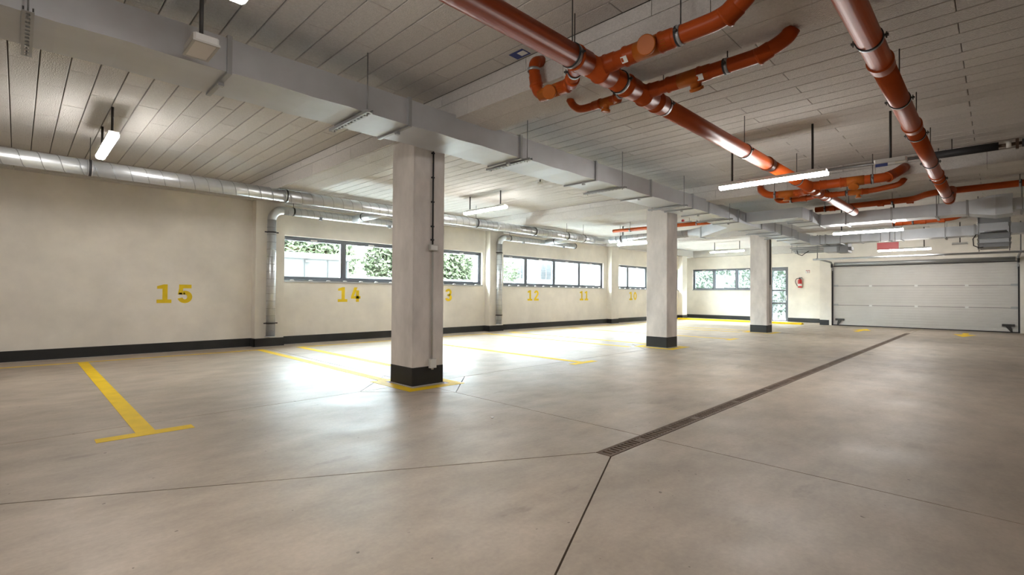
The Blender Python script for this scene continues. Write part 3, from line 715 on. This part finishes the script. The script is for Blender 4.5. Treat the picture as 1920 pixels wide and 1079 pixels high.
for y in (8.6, 7.3):
    rel(MB().ring((XT, y, RZ), (0, 1, 0), RR, RR+0.008, 0.03, 28).build('hanger_band', M_RUB), rd)
    for q in (-0.1, 0.1): rel(MB().tube([(XT+q, y, RZ+0.05), (XT+q, y, ZC+0.002)], 0.005, 6).build('hanger_rod', M_ROD), rd)
# round-to-square transition and slanted link to the main duct
tr = MB(); n = 24; vs = []; fs = []
for j in range(n):
    a = 2*PI*(j+0.5)/n; vs.append((XT+RR*math.cos(a), 6.35, RZ+RR*math.sin(a)))
for j in range(n):
    a = 2*PI*(j+0.5)/n; c, s = math.cos(a), math.sin(a); k = 0.15/max(abs(c), abs(s)); vs.append((XT+c*k, 5.95, RZ-0.01+s*k*0.95))
fs = [(j, (j+1) % n, n+(j+1) % n, n+j) for j in range(n)]
rel(tr.add(vs, fs).build('square_transition', M_GALVR), rd)
rel(flange(5.94, XT-0.15, XT+0.15, RZ-0.15, RZ+0.13, 'y').build('flange', M_FLANGE), rd)
vs = [(XT-0.15, 5.93, RZ-0.15), (XT+0.15, 5.93, RZ-0.15), (XT+0.15, 5.93, RZ+0.13), (XT-0.15, 5.93, RZ+0.13), (XT-1.15, DY1+0.006, DZ0+0.01), (XT-0.55, DY1+0.006, DZ0+0.01), (XT-0.55, DY1+0.006, DZ1-0.01), (XT-1.15, DY1+0.006, DZ1-0.01)]
rel(MB().add(vs, [(0, 1, 2, 3), (7, 6, 5, 4), (0, 4, 5, 1), (1, 5, 6, 2), (2, 6, 7, 3), (3, 7, 4, 0)]).build('link_duct', M_GALV), rd)

# small wall-side spiral pipes
def wall_pipe(xv, xend, xw, label):
    y, zt, r = 10.89, 2.905, 0.088
    e = empty('exhaust_pipe', (xv, y, 0.2)); tag(e, label, 'duct', 'small exhaust pipes')
    rel(MB().tube([(xv, y, 0.215), (xv, y, zt-0.22)], r, 20).build('riser', M_GALVR), e)
    rel(spiral(MB(), (xv, y+0.0001, 0.25), (xv+0.0001, y, zt-0.24), r, 0.14, 0.003).build('spiral_seam', M_SEAM), e) if False else None
    for k in range(15): rel(MB().ring((xv, y, 0.35+0.155*k), (0, 0, 1), r-0.001, r+0.0025, 0.007, 20).build('seam', M_SEAM), e) if k % 1 == 0 else None
    rel(MB().ring((xv, y, 0.222), (0, 0, 1), r-0.001, r+0.02, 0.012, 20).build('base_flange', M_GALV), e)
    for z in (0.50, 2.42): 
        rel(MB().ring((xv, y, z), (0, 0, 1), r, r+0.006, 0.03, 20).build('wall_clamp', M_ROD), e)
        rel(MB().box((xv-r-0.05, y-0.01, z-0.012), (xv-r-0.004, y+0.01, z+0.012)).box((xv+r+0.004, y-0.01, z-0.012), (xv+r+0.05, y+0.01, z+0.012)).build('clamp_ear', M_ROD), e)
    rel(MB().tube(arc((xv+0.22, y, zt-0.22), 0.22, PI, PI/2, 8, (1, 0, 0), (0, 0, 1)), r, 20, cap=False).build('bend', M_GALVR), e)
    rel(MB().tube([(xv+0.22, y, zt), (xend, y, zt)], r, 20).build('horizontal_run', M_GALVR), e)
    rel(spiral(MB(), (xv+0.3, y, zt), (xend-0.05, y, zt), r, 0.14, 0.003).build('spiral_seam', M_SEAM), e)
    for x in (xv+0.44, xw-0.25, xw+0.32): rel(MB().ring((x, y, zt), (1, 0, 0), r, r+0.007, 0.035, 20).build('coupling', M_GALVR if x != xv+0.44 else M_ROD), e)
    rel(MB().tube([(xv+0.44, y, zt+r), (xv+0.44, y, ZB+0.012)], 0.005, 6).build('hanger_rod', M_ROD), e)
    for x in (xv+1.02, xw+0.9): rel(MB().box((x-0.03, y-0.09, zt-r-0.035), (x+0.03, y-0.03, zt-r+0.03)).build('damper_knob', M_SEAM), e)
    p0 = Vector((xw-0.05, y, zt)); p1 = Vector((xw+0.12, RY+RR*0.9, RZ))
    rel(MB().tube([p0, p0+(p1-p0)*0.3, p1], r*1.02, 18).build('wye_branch', M_GALVR), e)
    q = p0+(p1-p0)*0.3; rel(MB().ring(q, p1-p0, r, r+0.010, 0.03, 20).build('coupling', M_ROD), e)
    rel(MB().ring((xend, y, zt), (1, 0, 0), r-0.03, r+0.012, 0.03, 20).build('end_ring', M_ROD), e)
wall_pipe(3.765, 7.55, 5.65, 'small galvanised exhaust pipe with riser left of the first window band')
wall_pipe(10.43, 14.2, 12.6, 'small galvanised exhaust pipe with riser between the first and second window bands')

# ================================================================== ORANGE DRAIN PIPES
def socket(mb, p, d, r, L=0.10):
    p = Vector(p); d = Vector(d).normalized()
    return mb.tube([p-d*L/2, p-d*(L/2-0.005), p-d*(L/2-0.02), p-d*(L/2-0.028), p+d*(L/2-0.012), p+d*L/2], [r, r+0.012, r+0.012, r+0.006, r+0.006, r], 24, cap=False)
def clamp(par, p, d, r, rod=True, top=ZC):
    p = Vector(p); d = Vector(d).normalized()
    c = rel(MB().ring(p, d, r+0.001, r+0.006, 0.028).build('pipe_clamp', M_FLANGE), par)
    MB().ring(p-d*0.018, d, r+0.001, r+0.0075, 0.012).build('rubber_liner', M_RUB, c)
    side = d.cross(Vector((0, 0, 1))).normalized()
    for s in (-1, 1):
        q = p+side*s*(r+0.018); MB().box((q.x-0.012, q.y-0.012, q.z-0.006), (q.x+0.012, q.y+0.012, q.z+0.006)).tube([(q.x, q.y, q.z-0.022), (q.x, q.y, q.z+0.022)], 0.004, 6).build('clamp_bolt', M_ROD, c)
    if rod: rel(MB().tube([(p.x, p.y, p.z+r), (p.x, p.y, top+0.002)], 0.005, 6).build('hanger_rod', M_ROD), par)
def bendpath(pts, rad=0.12, n=6):
    """round corners of a polyline"""
    P = [Vector(p) for p in pts]; out = [P[0]]
    for i in range(1, len(P)-1):
        a = (P[i-1]-P[i]); b = (P[i+1]-P[i]); la = min(rad, a.length*0.45); lb = min(rad, b.length*0.45)
        s = P[i]+a.normalized()*la; e = P[i]+b.normalized()*lb
        for k in range(n+1):
            t_ = k/n; out.append(s*(1-t_)**2+P[i]*2*t_*(1-t_)+e*t_*t_)
    out.append(P[-1]); return out
Y1, r1 = 2.235, 0.085
def z1(x): return 2.925+0.0095*(x-3)
p1 = empty('drain_pipe', (3, Y1, z1(3)-r1)); tag(p1, 'thick orange drain pipe with side branches above the centre of the floor', 'pipe')
rel(MB().tube([(XB+0.02, Y1, z1(XB)), (2.95, Y1, z1(2.95))], r1, 28).build('pipe_section', M_OR), p1)
rel(MB().tube([(2.95, Y1, z1(2.95)), (7.25, Y1, z1(7.25))], r1-0.001, 28).build('pipe_section', M_OR), p1)
rel(MB().tube([(7.25, Y1, z1(7.25)), (12.95, Y1, z1(12.95))], r1-0.002, 28).build('pipe_section', M_OR), p1)
for x in (1.05, 2.98, 3.30, 3.68, 3.98, 4.2, 7.25, 9.35, 9.7, 10.1, 10.4): rel(socket(MB(), (x, Y1, z1(x)), (1, 0, 0.0095), r1, 0.16).build('socket', M_OR), p1)
for x in (0.75, 2.873, 3.52, 4.27, 6.36, 8.6, 10.55, 12.4): clamp(p1, (x, Y1, z1(x)), (1, 0, 0), r1+(0.003 if x in (3.52,) else 0), top=ZB if any(a < x < b for a, b in BEAMS) else ZC)
def branch(par, pts, r, cap_at=None, cap_dir=(0, 0, -1), cl=None, rings=(), sticker=None, cap_r=None):
    path = bendpath(pts, 0.10)
    b = rel(MB().tube(path, r, 20).build('branch', M_OR), par)
    P = [Vector(p) for p in pts]
    for (i, t_) in rings:
        q = P[i].lerp(P[i+1], t_); socket(MB(), q, P[i+1]-P[i], r, 0.11).build('socket', M_OR, b)
    if cap_at:
        i, t_ = cap_at; q = P[i].lerp(P[i+1], t_); d = Vector(cap_dir).normalized(); ax = (P[i+1]-P[i]).normalized(); rc = cap_r or r*0.95
        MB().tube([q-ax*0.13, q+ax*0.13], r+0.006, 20).tube([q, q+d*(r+0.03)], rc, 20).tube([q+d*(r+0.03), q+d*(r+0.035), q+d*(r+0.055), q+d*(r+0.058)], [rc, rc+0.012, rc+0.012, rc+0.006], 20).build('cleanout_cap', M_OR2, b)
    if cl:
        i, t_ = cl; q = P[i].lerp(P[i+1], t_); clamp(par, q, P[i+1]-P[i], r, True, ZB if any(a < q.x < b_ for a, b_ in BEAMS) else ZC)
    if sticker:
        i, t_ = sticker; q = P[i].lerp(P[i+1], t_); ax = (P[i+1]-P[i]).normalized()
        st = MB(); s_ = 0.025; d = Vector((-0.75, 0, -0.66)); u = ax; v = d.cross(u).normalized(); c = q+d*(r+0.009)
        st.add([c-u*s_-v*s_, c+u*s_-v*s_, c+u*s_+v*s_, c-u*s_+v*s_, c-u*s_-v*s_+d*0.001, c+u*s_-v*s_+d*0.001, c+u*s_+v*s_+d*0.001, c-u*s_+v*s_+d*0.001], [(0, 1, 2, 3), (7, 6, 5, 4), (0, 4, 5, 1), (1, 5, 6, 2), (2, 6, 7, 3), (3, 7, 4, 0)])
        st.build('sticker', M_WHITE, b)
    return b
# first cluster
zb_ = z1(3.2)
branch(p1, [(3.15, Y1, zb_+0.01), (3.22, Y1-0.08, zb_+0.03), (3.22, 1.25, 2.965), (3.18, 1.06, 3.06), (3.16, 1.02, ZC)], 0.064, (1, 0.42), (-0.9, -0.1, -0.28), (1, 0.66), ((1, 0.03), (1, 0.23), (1, 0.55), (2, 0.2)), (1, 0.20), 0.058)
branch(p1, [(3.85, Y1, zb_+0.01), (3.91, Y1-0.08, zb_+0.03), (3.91, 1.25, 2.965), (3.90, 1.08, 3.02), (3.90, 1.04, ZB)], 0.056, (1, 0.42), (0.5, 0, -0.85), (1, 0.72), ((1, 0.03), (1, 0.22), (1, 0.52), (2, 0.1)), (1, 0.5), 0.045)
branch(p1, [(2.97, Y1+0.02, z1(3)), (3.27, 2.56, 2.93), (3.26, 2.92, 2.925), (3.24, 2.965, 3.24), (3.37, 2.975, 3.30)], 0.050, (1, 0.55), (-0.8, -0.35, -0.4), (0, 0.45), ((0, 0.25), (0, 0.85), (1, 0.2), (2, 0.45)), None, 0.048)
rel(MB().ring((3.243, 2.96, 3.17), (0, 0, 1), 0.051, 0.057, 0.025).build('pipe_clamp', M_FLANGE), p1)
branch(p1, [(3.66, Y1+0.02, z1(3.6)), (3.80, 2.47, 2.93), (3.81, 2.86, 2.94), (3.82, 2.95, 3.0), (3.82, 3.0, ZB)], 0.036, (1, 0.2), (0, 0.2, -1), (0, 0.5), ((0, 0.3), (0, 0.9), (1, 0.5)), None, 0.03)
# second cluster
zb_ = z1(9.6)
branch(p1, [(9.25, Y1, zb_), (9.36, Y1-0.1, zb_+0.01), (9.46, 1.20, zb_+0.02), (9.62, 1.08, zb_+0.12), (9.88, 1.04, zb_+0.22)], 0.072, (1, 0.55), (-0.5, 0, -0.8), (1, 0.8), ((1, 0.1), (1, 0.4), (2, 0.2)), None, 0.06)
branch(p1, [(9.95, Y1, zb_), (10.1, Y1-0.1, zb_-0.04), (10.15, 1.5, zb_-0.04), (10.1, 1.12, zb_+0.0), (10.1, 1.06, ZB)], 0.045, (1, 0.7), (0, 0, -1), (1, 0.45), ((1, 0.15), (1, 0.85)), None, 0.03)
branch(p1, [(9.5, Y1, zb_), (9.78, 2.5, zb_), (9.68, 2.98, zb_+0.01), (9.72, 3.12, zb_+0.12), (9.88, 3.18, zb_+0.22)], 0.062, (1, 0.4), (0, 0, -1), (1, 0.8), ((0, 0.5), (1, 0.1)), None, 0.05)
branch(p1, [(9.95, Y1, zb_-0.02), (10.2, 2.42, zb_-0.03), (10.25, 2.98, zb_-0.02), (10.26, 3.03, ZB)], 0.048, None, cl=(1, 0.6), rings=((0, 0.4), (1, 0.2)))
Y2, r2 = 0.622, 0.077
def z2(x): return 2.932
p2 = empty('drain_pipe', (6, Y2, 2.85)); tag(p2, 'straight orange drain pipe under the dark right-hand ceiling', 'pipe')
for a, b in ((XB+0.02, 4.617), (4.617, 6.537), (6.537, 9.4), (9.4, 11.8)): rel(MB().tube([(a, Y2, z2(a)), (b, Y2, z2(b))], r2, 28).build('pipe_section', M_OR), p2)
for x in (4.617, 6.537, 9.4): rel(socket(MB(), (x, Y2, z2(x)), (1, 0, 0), r2, 0.15).build('socket', M_OR), p2)
for x in (2.2, 4.127, 5.59, 6.9, 8.477, 9.75, 11.2): clamp(p2, (x, Y2, z2(x)), (1, 0, 0), r2, True, ZB if any(a < x < b for a, b in BEAMS) else ZC)
rel(MB().tube(bendpath([(11.8, Y2, 2.932), (12.1, Y2, 2.932), (12.62, Y2, 3.22)], 0.15), r2+0.004, 24).build('elbow', M_OR), p2)
# transverse pipes
tp = empty('drain_pipe', (13, 0.5, 3.1)); tag(tp, 'dark orange collector pipe crossing behind the two thick drain pipes', 'pipe')
rel(MB().tube(bendpath([(13.25, 3.05, 3.195), (13.2, 1.25, 3.205), (12.78, 0.95, 3.23), (12.78, YR, 3.25)], 0.2), 0.062, 18).build('collector', M_OR), tp)
for y in (2.7, 1.8, 1.3): rel(socket(MB(), (13.22, y, 3.19), (0, 1, 0), 0.062, 0.12).build('socket', M_OR), tp)
for y in (2.85, 1.6): clamp(tp, (13.22, y, 3.19), (0, 1, 0), 0.064)
for y in (0.75, -0.3): clamp(tp, (12.78, y, 3.237), (0, 1, 0), 0.064)
up = empty('drain_pipe', (16.0, 1.2, 3.0)); tag(up, 'short orange pipe below the nearer branch duct ending in a bend', 'pipe')
rel(MB().tube(bendpath([(15.75, 1.9, 3.02), (15.75, 0.75, 3.05), (15.75, 0.58, 3.12), (15.75, 0.5, ZC)], 0.12), 0.06, 16).build('pipe_section', M_OR), up)
for y in (1.75, 1.3, 0.95): rel(socket(MB(), (15.75, y, 3.03), (0, 1, 0), 0.06, 0.12).build('socket', M_OR), up)
clamp(up, (15.75, 1.5, 3.03), (0, 1, 0), 0.06)
vp = empty('drain_pipe', (13.2, 6, 3.0)); tag(vp, 'orange pipe seen between the middle column and the slanted link duct', 'pipe')
rel(MB().tube(bendpath([(13.2, 8.6, 3.16), (13.2, 5.5, 3.14), (13.2, 5.2, 3.19), (13.2, 5.1, ZC)], 0.15), 0.055, 16).build('pipe_section', M_OR), vp)
for y in (8.0, 5.9): clamp(vp, (13.2, y, 3.15), (0, 1, 0), 0.055)
bp = empty('insulated_pipe', (9.3, -0.5, 3.2)); tag(bp, 'black insulated pipe with valve against the beam at the upper right', 'pipe')
rel(MB().tube([(9.3, 0.66, 3.20), (9.3, -0.02, 3.20)], 0.055, 16).build('insulation', M_RUB), bp); rel(MB().tube([(9.3, -0.24, 3.20), (9.3, YR, 3.20)], 0.055, 16).build('insulation', M_RUB), bp)
rel(MB().tube([(9.3, 0.0, 3.20), (9.3, -0.25, 3.20)], 0.022, 12).build('bare_pipe', M_BROWN), bp)
rel(MB().tube([(9.3, -0.09, 3.20), (9.3, -0.14, 3.20)], 0.045, 12).build('valve_body', M_WHITE), bp); rel(MB().box((9.27, -0.21, 3.13), (9.33, -0.18, 3.26)).build('valve_lever', M_BROWN), bp)
rel(MB().tube([(9.3, 0.64, 3.20), (9.3, 2.2, 3.22)], 0.02, 10).build('bare_pipe', M_ZROD), bp)
for y in (0.45, -0.5): rel(MB().tube([(9.3, y, 3.25), (9.3, y, ZC+0.002)], 0.006, 6).build('hanger_rod', M_ROD), bp)

# ================================================================== LIGHTS
def linear_light(x, yc, zbot, label, L=1.36):
    e = empty('linear_light', (x, yc, zbot)); tag(e, label, 'light', 'suspended linear lights'); h = L/2
    prof = [(x-0.055, zbot+0.045), (x-0.05, zbot+0.085), (x+0.05, zbot+0.085), (x+0.055, zbot+0.045)]
    rel(MB().prism(prof, 'y', yc-h+0.01, yc+h-0.01).build('housing', M_LAMPH), e)
    prof = [(x-0.052, zbot+0.044), (x-0.048, zbot+0.015), (x-0.03, zbot), (x+0.03, zbot), (x+0.048, zbot+0.015), (x+0.052, zbot+0.044)]
    rel(MB().prism(prof, 'y', yc-h, yc+h).build('diffuser', M_DIFF), e)
    for s in (-1, 1):
        y = yc+s*(h-0.17)
        rel(MB().tube([(x, y, zbot+0.1), (x, y, ZC+0.002)], 0.014, 8).build('suspension_rod', M_ROD), e)
        rel(MB().box((x-0.03, y-0.06, zbot+0.085), (x+0.03, y+0.06, zbot+0.10)).build('mounting_clip', M_LAMPH), e)
    rel(MB().box((x-0.02, yc-h+0.1, zbot+0.086), (x+0.02, yc+h-0.1, zbot+0.092)).build('mounting_rail', M_ROD), e)
LR = [(0.80, 2.215, 2.705, 'lit linear lamp at the top edge above the main duct'), (7.27, 2.215, 2.705, 'long lit lamp hanging in front of the thick orange pipe'), (14.2, 2.2, 2.67, 'lit lamp hanging below the nearer branch duct'), (20.4, 2.17, 2.67, 'lit lamp hanging just before the garage door'),
      (0.785, 8.18, 2.985, 'lit lamp above bay 15 near the left wall'), (7.356, 8.17, 3.0, 'lit lamp above bay 13 right of the nearest column'), (13.93, 8.2, 2.775, 'lit lamp beside the round duct corner above bay 11'), (20.78, 8.0, 2.965, 'lit lamp before the far wall window')]
for a in LR: linear_light(*a)
def emergency(x, y, z, label, sx, sy, thin=False):
    e = empty('emergency_light', (x, y, z)); tag(e, label, 'light', 'unlit emergency lights')
    rel(rbox(MB(), (x-sx/2, y-sy/2, z+0.012), (x+sx/2, y+sy/2, z+0.055), 0.012).build('housing', M_LAMPH), e)
    fr = MB(); f = 0.012
    fr.box((x-sx/2-0.004, y-sy/2-0.004, z), (x+sx/2+0.004, y-sy/2+f, z+0.012)); fr.box((x-sx/2-0.004, y+sy/2-f, z), (x+sx/2+0.004, y+sy/2+0.004, z+0.012)); fr.box((x-sx/2-0.004, y-sy/2+f, z), (x-sx/2+f, y+sy/2-f, z+0.012)); fr.box((x+sx/2-f, y-sy/2+f, z), (x+sx/2+0.004, y+sy/2-f, z+0.012))
    rel(fr.build('rim', M_GREYP), e)
    rel(MB().box((x-sx/2+f, y-sy/2+f, z+0.003), (x+sx/2-f, y+sy/2-f, z+0.0118)).build('diffuser', M_OPAL), e)
    rel(MB().tube([(x, y, z+0.055), (x, y, ZC+0.002)], 0.013, 8).build('suspension_rod', M_ROD), e)
    return e
emergency(0.835, 3.755, 2.75, 'square unlit emergency light hanging in front of the main duct', 0.145, 0.285)
e = emergency(7.394, 0.91, 2.76, 'thin unlit emergency light between the two thick orange pipes', 0.12, 0.31)
rel(MB().box((7.325, 0.93, 2.725), (7.332, 1.05, 2.762)).build('blue_label', M_BLUE), e); rel(MB().box((7.325, 0.86, 2.735), (7.332, 0.928, 2.762)).build('white_label', M_WHITE), e)
emergency(19.6, 0.78, 2.72, 'small unlit emergency light near the top right of the garage door', 0.12, 0.35)
rs = empty('hanging_sign', (17.0, 2.16, 2.47)); tag(rs, 'red rectangular sign hanging below the far branch duct', 'sign')
rel(MB().box((16.985, 1.92, 2.475), (17.015, 2.40, 2.665)).build('sign_board', M_RED), rs); rel(MB().box((16.98, 1.91, 2.665), (17.02, 2.41, 2.68)).build('sign_rail', M_LAMPH), rs)
for y in (2.0, 2.32): rel(MB().tube([(17.0, y, 2.68), (17.0, y, ZC+0.002)], 0.006, 6).build('hanger_rod', M_ROD), rs)
# smoke detectors
def detector(x, y, label):
    e = empty('smoke_detector', (x, y, 3.28)); tag(e, label, 'detector')
    rel(MB().tube([(x, y, 3.285), (x, y, 3.295), (x, y, 3.32), (x, y, 3.345)], [0.02, 0.045, 0.055, 0.05], 16).build('detector_head', M_WHITE), e)
    rel(MB().tube([(x, y, 3.345), (x, y, ZC+0.002)], 0.012, 8).build('stem', M_ROD), e)
detector(7.17, 6.35, 'round white smoke detector under the ceiling behind the main duct')
detector(13.0, 5.75, 'round white smoke detector in front of the orange pipe by the slanted duct')
stk = empty('ceiling_sticker', (3.31, 3.18, ZC)); tag(stk, 'blue and white sticker on the ceiling board beside the drain pipe', 'sticker')
rel(MB().box((3.215, 3.08, ZC-0.005), (3.335, 3.25, ZC-0.0025)).build('blue_field', M_BLUE), stk); rel(MB().box((3.24, 3.09, ZC-0.0065), (3.31, 3.17, ZC-0.0051)).build('white_field', M_WHITE), stk)

# sprinkler bracket with two red bulbs above the middle column
sp = empty('red_valve_bracket', (10.6, 4.95, 2.82)); tag(sp, 'small bracket with two red knobs under the duct at the middle column', 'bracket')
rel(MB().box((10.55, 4.85, 2.80), (10.60, 5.6, 2.815)).build('bracket_rail', M_FLANGE), sp)
for y in (5.05, 5.42): rel(MB().tube([(10.575, y, 2.815), (10.575, y, 2.83), (10.575, y, 2.855), (10.575, y, 2.87)], [0.02, 0.032, 0.032, 0.015], 10).build('red_knob', M_RED), sp)
for y in (4.9, 5.55): rel(MB().tube([(10.575, y, 2.81), (10.575, y, ZC+0.002)], 0.005, 6).build('hanger_rod', M_ZROD), sp)

# ================================================================== FIRE EXTINGUISHER + SIGN
fe = empty('fire_extinguisher', (XF-0.09, 6.24, 1.52)); tag(fe, 'red fire extinguisher mounted on the far wall beside the glass door', 'extinguisher')
X_ = XF-0.09; Y_ = 6.22
rel(MB().tube([(X_, Y_, 1.53), (X_, Y_, 1.535), (X_, Y_, 1.56), (X_, Y_, 1.83), (X_, Y_, 1.875), (X_, Y_, 1.895), (X_, Y_, 1.91)], [0.06, 0.078, 0.08, 0.08, 0.065, 0.04, 0.025], 20).build('cylinder', M_RED), fe)
rel(MB().tube([(X_, Y_, 1.60), (X_, Y_, 1.70)], 0.0808, 20, cap=False).build('paper_label', M_WHITE), fe)
rel(MB().tube([(X_, Y_, 1.905), (X_, Y_, 1.95)], 0.022, 10).box((X_-0.015, Y_-0.10, 1.945), (X_+0.015, Y_+0.03, 1.965)).box((X_-0.015, Y_-0.09, 1.975), (X_+0.015, Y_+0.03, 1.99)).build('valve_handle', M_RUB), fe)
rel(MB().tube(bendpath([(X_, Y_+0.02, 1.94), (X_, Y_+0.14, 1.94), (X_, Y_+0.19, 1.80), (X_, Y_+0.13, 1.66), (X_, Y_+0.095, 1.60)], 0.08), 0.013, 8).build('hose', M_RUB), fe)
rel(MB().box((XF-0.02, Y_-0.03, 1.6), (XF-0.001, Y_+0.03, 1.92)).build('wall_bracket', M_RUB), fe)
sg = empty('safety_sign', (XF-0.002, 5.93, 2.17)); tag(sg, 'small white and red safety sign above the fire extinguisher', 'sign')
rel(MB().box((XF-0.006, 5.85, 2.165), (XF-0.001, 6.02, 2.315)).build('sign_board', M_WHITE), sg)
s_ = MB()
for a, b, c, d in ((5.855, 5.87, 2.18, 2.30), (5.87, 5.93, 2.285, 2.30), (5.92, 5.935, 2.18, 2.30), (5.96, 5.975, 2.25, 2.30), (5.975, 6.01, 2.285, 2.30)): s_.box((XF-0.0075, a, c), (XF-0.0061, b, d))
rel(s_.build('sign_print', M_RED), sg)
# small litter on the floor
for x, y, l in ((3.1, 3.32, 'small white chip of debris on the floor before the drain'),):
    tag(MB().prism([(x, y), (x+0.03, y+0.005), (x+0.035, y+0.025), (x+0.012, y+0.03)], 'z', 0, 0.006).build('debris_chip', M_WHITE), l, 'debris')

# ================================================================== OUTSIDE
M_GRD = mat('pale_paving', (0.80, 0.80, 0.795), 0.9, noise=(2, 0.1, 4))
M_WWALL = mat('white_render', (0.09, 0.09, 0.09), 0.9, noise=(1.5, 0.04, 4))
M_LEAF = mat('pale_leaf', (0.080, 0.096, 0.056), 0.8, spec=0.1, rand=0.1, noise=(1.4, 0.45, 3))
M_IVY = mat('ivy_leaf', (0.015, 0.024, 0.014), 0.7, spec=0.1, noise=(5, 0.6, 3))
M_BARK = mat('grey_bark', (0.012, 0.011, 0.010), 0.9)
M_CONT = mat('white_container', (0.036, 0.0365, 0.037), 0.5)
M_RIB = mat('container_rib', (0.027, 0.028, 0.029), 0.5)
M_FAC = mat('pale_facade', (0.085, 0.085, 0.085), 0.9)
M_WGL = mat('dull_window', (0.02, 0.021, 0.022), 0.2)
GZo = 0.95
tag(MB().box((-12, YO+0.0, GZo-0.3), (XO+14, 45, GZo)).box((XO+0.002, -12, -0.3), (XO+14, YO, -0.02)).build('outside_ground', M_GRD), 'pale paved ground outside the windows', 'ground', kind='structure')
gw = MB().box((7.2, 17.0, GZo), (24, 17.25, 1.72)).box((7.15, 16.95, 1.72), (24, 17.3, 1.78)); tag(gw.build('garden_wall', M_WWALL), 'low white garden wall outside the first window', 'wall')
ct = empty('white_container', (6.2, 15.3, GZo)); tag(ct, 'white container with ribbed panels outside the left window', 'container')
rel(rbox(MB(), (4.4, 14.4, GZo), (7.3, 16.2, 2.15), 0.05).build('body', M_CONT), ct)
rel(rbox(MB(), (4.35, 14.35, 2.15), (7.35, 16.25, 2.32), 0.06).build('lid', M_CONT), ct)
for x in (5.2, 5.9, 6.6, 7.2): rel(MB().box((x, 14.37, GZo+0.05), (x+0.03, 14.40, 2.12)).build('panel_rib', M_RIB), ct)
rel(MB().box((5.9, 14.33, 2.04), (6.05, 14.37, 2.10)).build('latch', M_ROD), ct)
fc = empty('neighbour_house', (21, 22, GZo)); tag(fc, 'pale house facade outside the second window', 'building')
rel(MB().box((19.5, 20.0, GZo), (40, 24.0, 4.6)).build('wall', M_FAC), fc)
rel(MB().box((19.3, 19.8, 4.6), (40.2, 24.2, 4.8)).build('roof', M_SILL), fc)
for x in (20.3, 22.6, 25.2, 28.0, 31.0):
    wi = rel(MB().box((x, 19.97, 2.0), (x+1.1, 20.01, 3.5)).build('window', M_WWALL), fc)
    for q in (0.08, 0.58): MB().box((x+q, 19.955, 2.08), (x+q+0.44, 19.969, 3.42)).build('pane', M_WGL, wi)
    rel(MB().box((x-0.1, 19.9, 1.92), (x+1.2, 19.96, 2.0)).build('window_sill', M_SILL), fc)
def leaf_cloud(name, label, c, rad, n, size, m, trunk=None, flat=None):
    e = empty(name, (c[0], c[1], GZo)); tag(e, label, 'tree' if trunk else 'shrub', 'greenery outside the windows')
    rnd = random.Random(int(c[0]*10)+n); lm = MB()
    for i in range(n):
        while True:
            q = Vector((rnd.uniform(-1, 1), rnd.uniform(-1, 1), rnd.uniform(-1, 1)))
            if 0.25 < q.length < 1: break
        p = Vector(c)+Vector((q.x*rad[0], q.y*rad[1], q.z*rad[2]))
        a = Vector((rnd.uniform(-1, 1), rnd.uniform(-1, 1), rnd.uniform(-1, 1))).normalized(); b = a.orthogonal().normalized(); s = size*rnd.uniform(0.6, 1.4)
        lm.add([p-a*s, p+b*s*0.5, p+a*s, p-b*s*0.5], [(0, 1, 2, 3)])
    rel(lm.build('foliage', m), e)
    if trunk:
        for k in range(trunk):
            a = rnd.uniform(0, 2*PI); p0 = Vector((c[0], c[1], GZo)); p1 = p0+Vector((0, 0, 0.5)); p2_ = Vector(c)+Vector((math.cos(a)*rad[0]*0.8, math.sin(a)*rad[1]*0.8, rnd.uniform(-0.2, 0.7)*rad[2]))
            rel(MB().tube([p0, p1, p1.lerp(p2_, 0.5)+Vector((0, 0, 0.2)), p2_], [0.09, 0.07, 0.045, 0.015], 7).build('branch', M_BARK), e)
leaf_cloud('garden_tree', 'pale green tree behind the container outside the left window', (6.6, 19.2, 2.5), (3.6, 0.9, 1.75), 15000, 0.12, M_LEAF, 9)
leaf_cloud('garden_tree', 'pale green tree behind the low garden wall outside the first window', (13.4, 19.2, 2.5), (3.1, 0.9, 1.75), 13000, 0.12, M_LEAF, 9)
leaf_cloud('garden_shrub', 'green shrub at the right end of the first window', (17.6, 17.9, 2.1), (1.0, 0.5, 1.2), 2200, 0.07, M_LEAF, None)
# ivy-covered fence beyond the far wall
iv = empty('ivy_fence', (27.4, 9, 0)); tag(iv, 'bright ivy-covered fence behind the far window and glass door', 'hedge')
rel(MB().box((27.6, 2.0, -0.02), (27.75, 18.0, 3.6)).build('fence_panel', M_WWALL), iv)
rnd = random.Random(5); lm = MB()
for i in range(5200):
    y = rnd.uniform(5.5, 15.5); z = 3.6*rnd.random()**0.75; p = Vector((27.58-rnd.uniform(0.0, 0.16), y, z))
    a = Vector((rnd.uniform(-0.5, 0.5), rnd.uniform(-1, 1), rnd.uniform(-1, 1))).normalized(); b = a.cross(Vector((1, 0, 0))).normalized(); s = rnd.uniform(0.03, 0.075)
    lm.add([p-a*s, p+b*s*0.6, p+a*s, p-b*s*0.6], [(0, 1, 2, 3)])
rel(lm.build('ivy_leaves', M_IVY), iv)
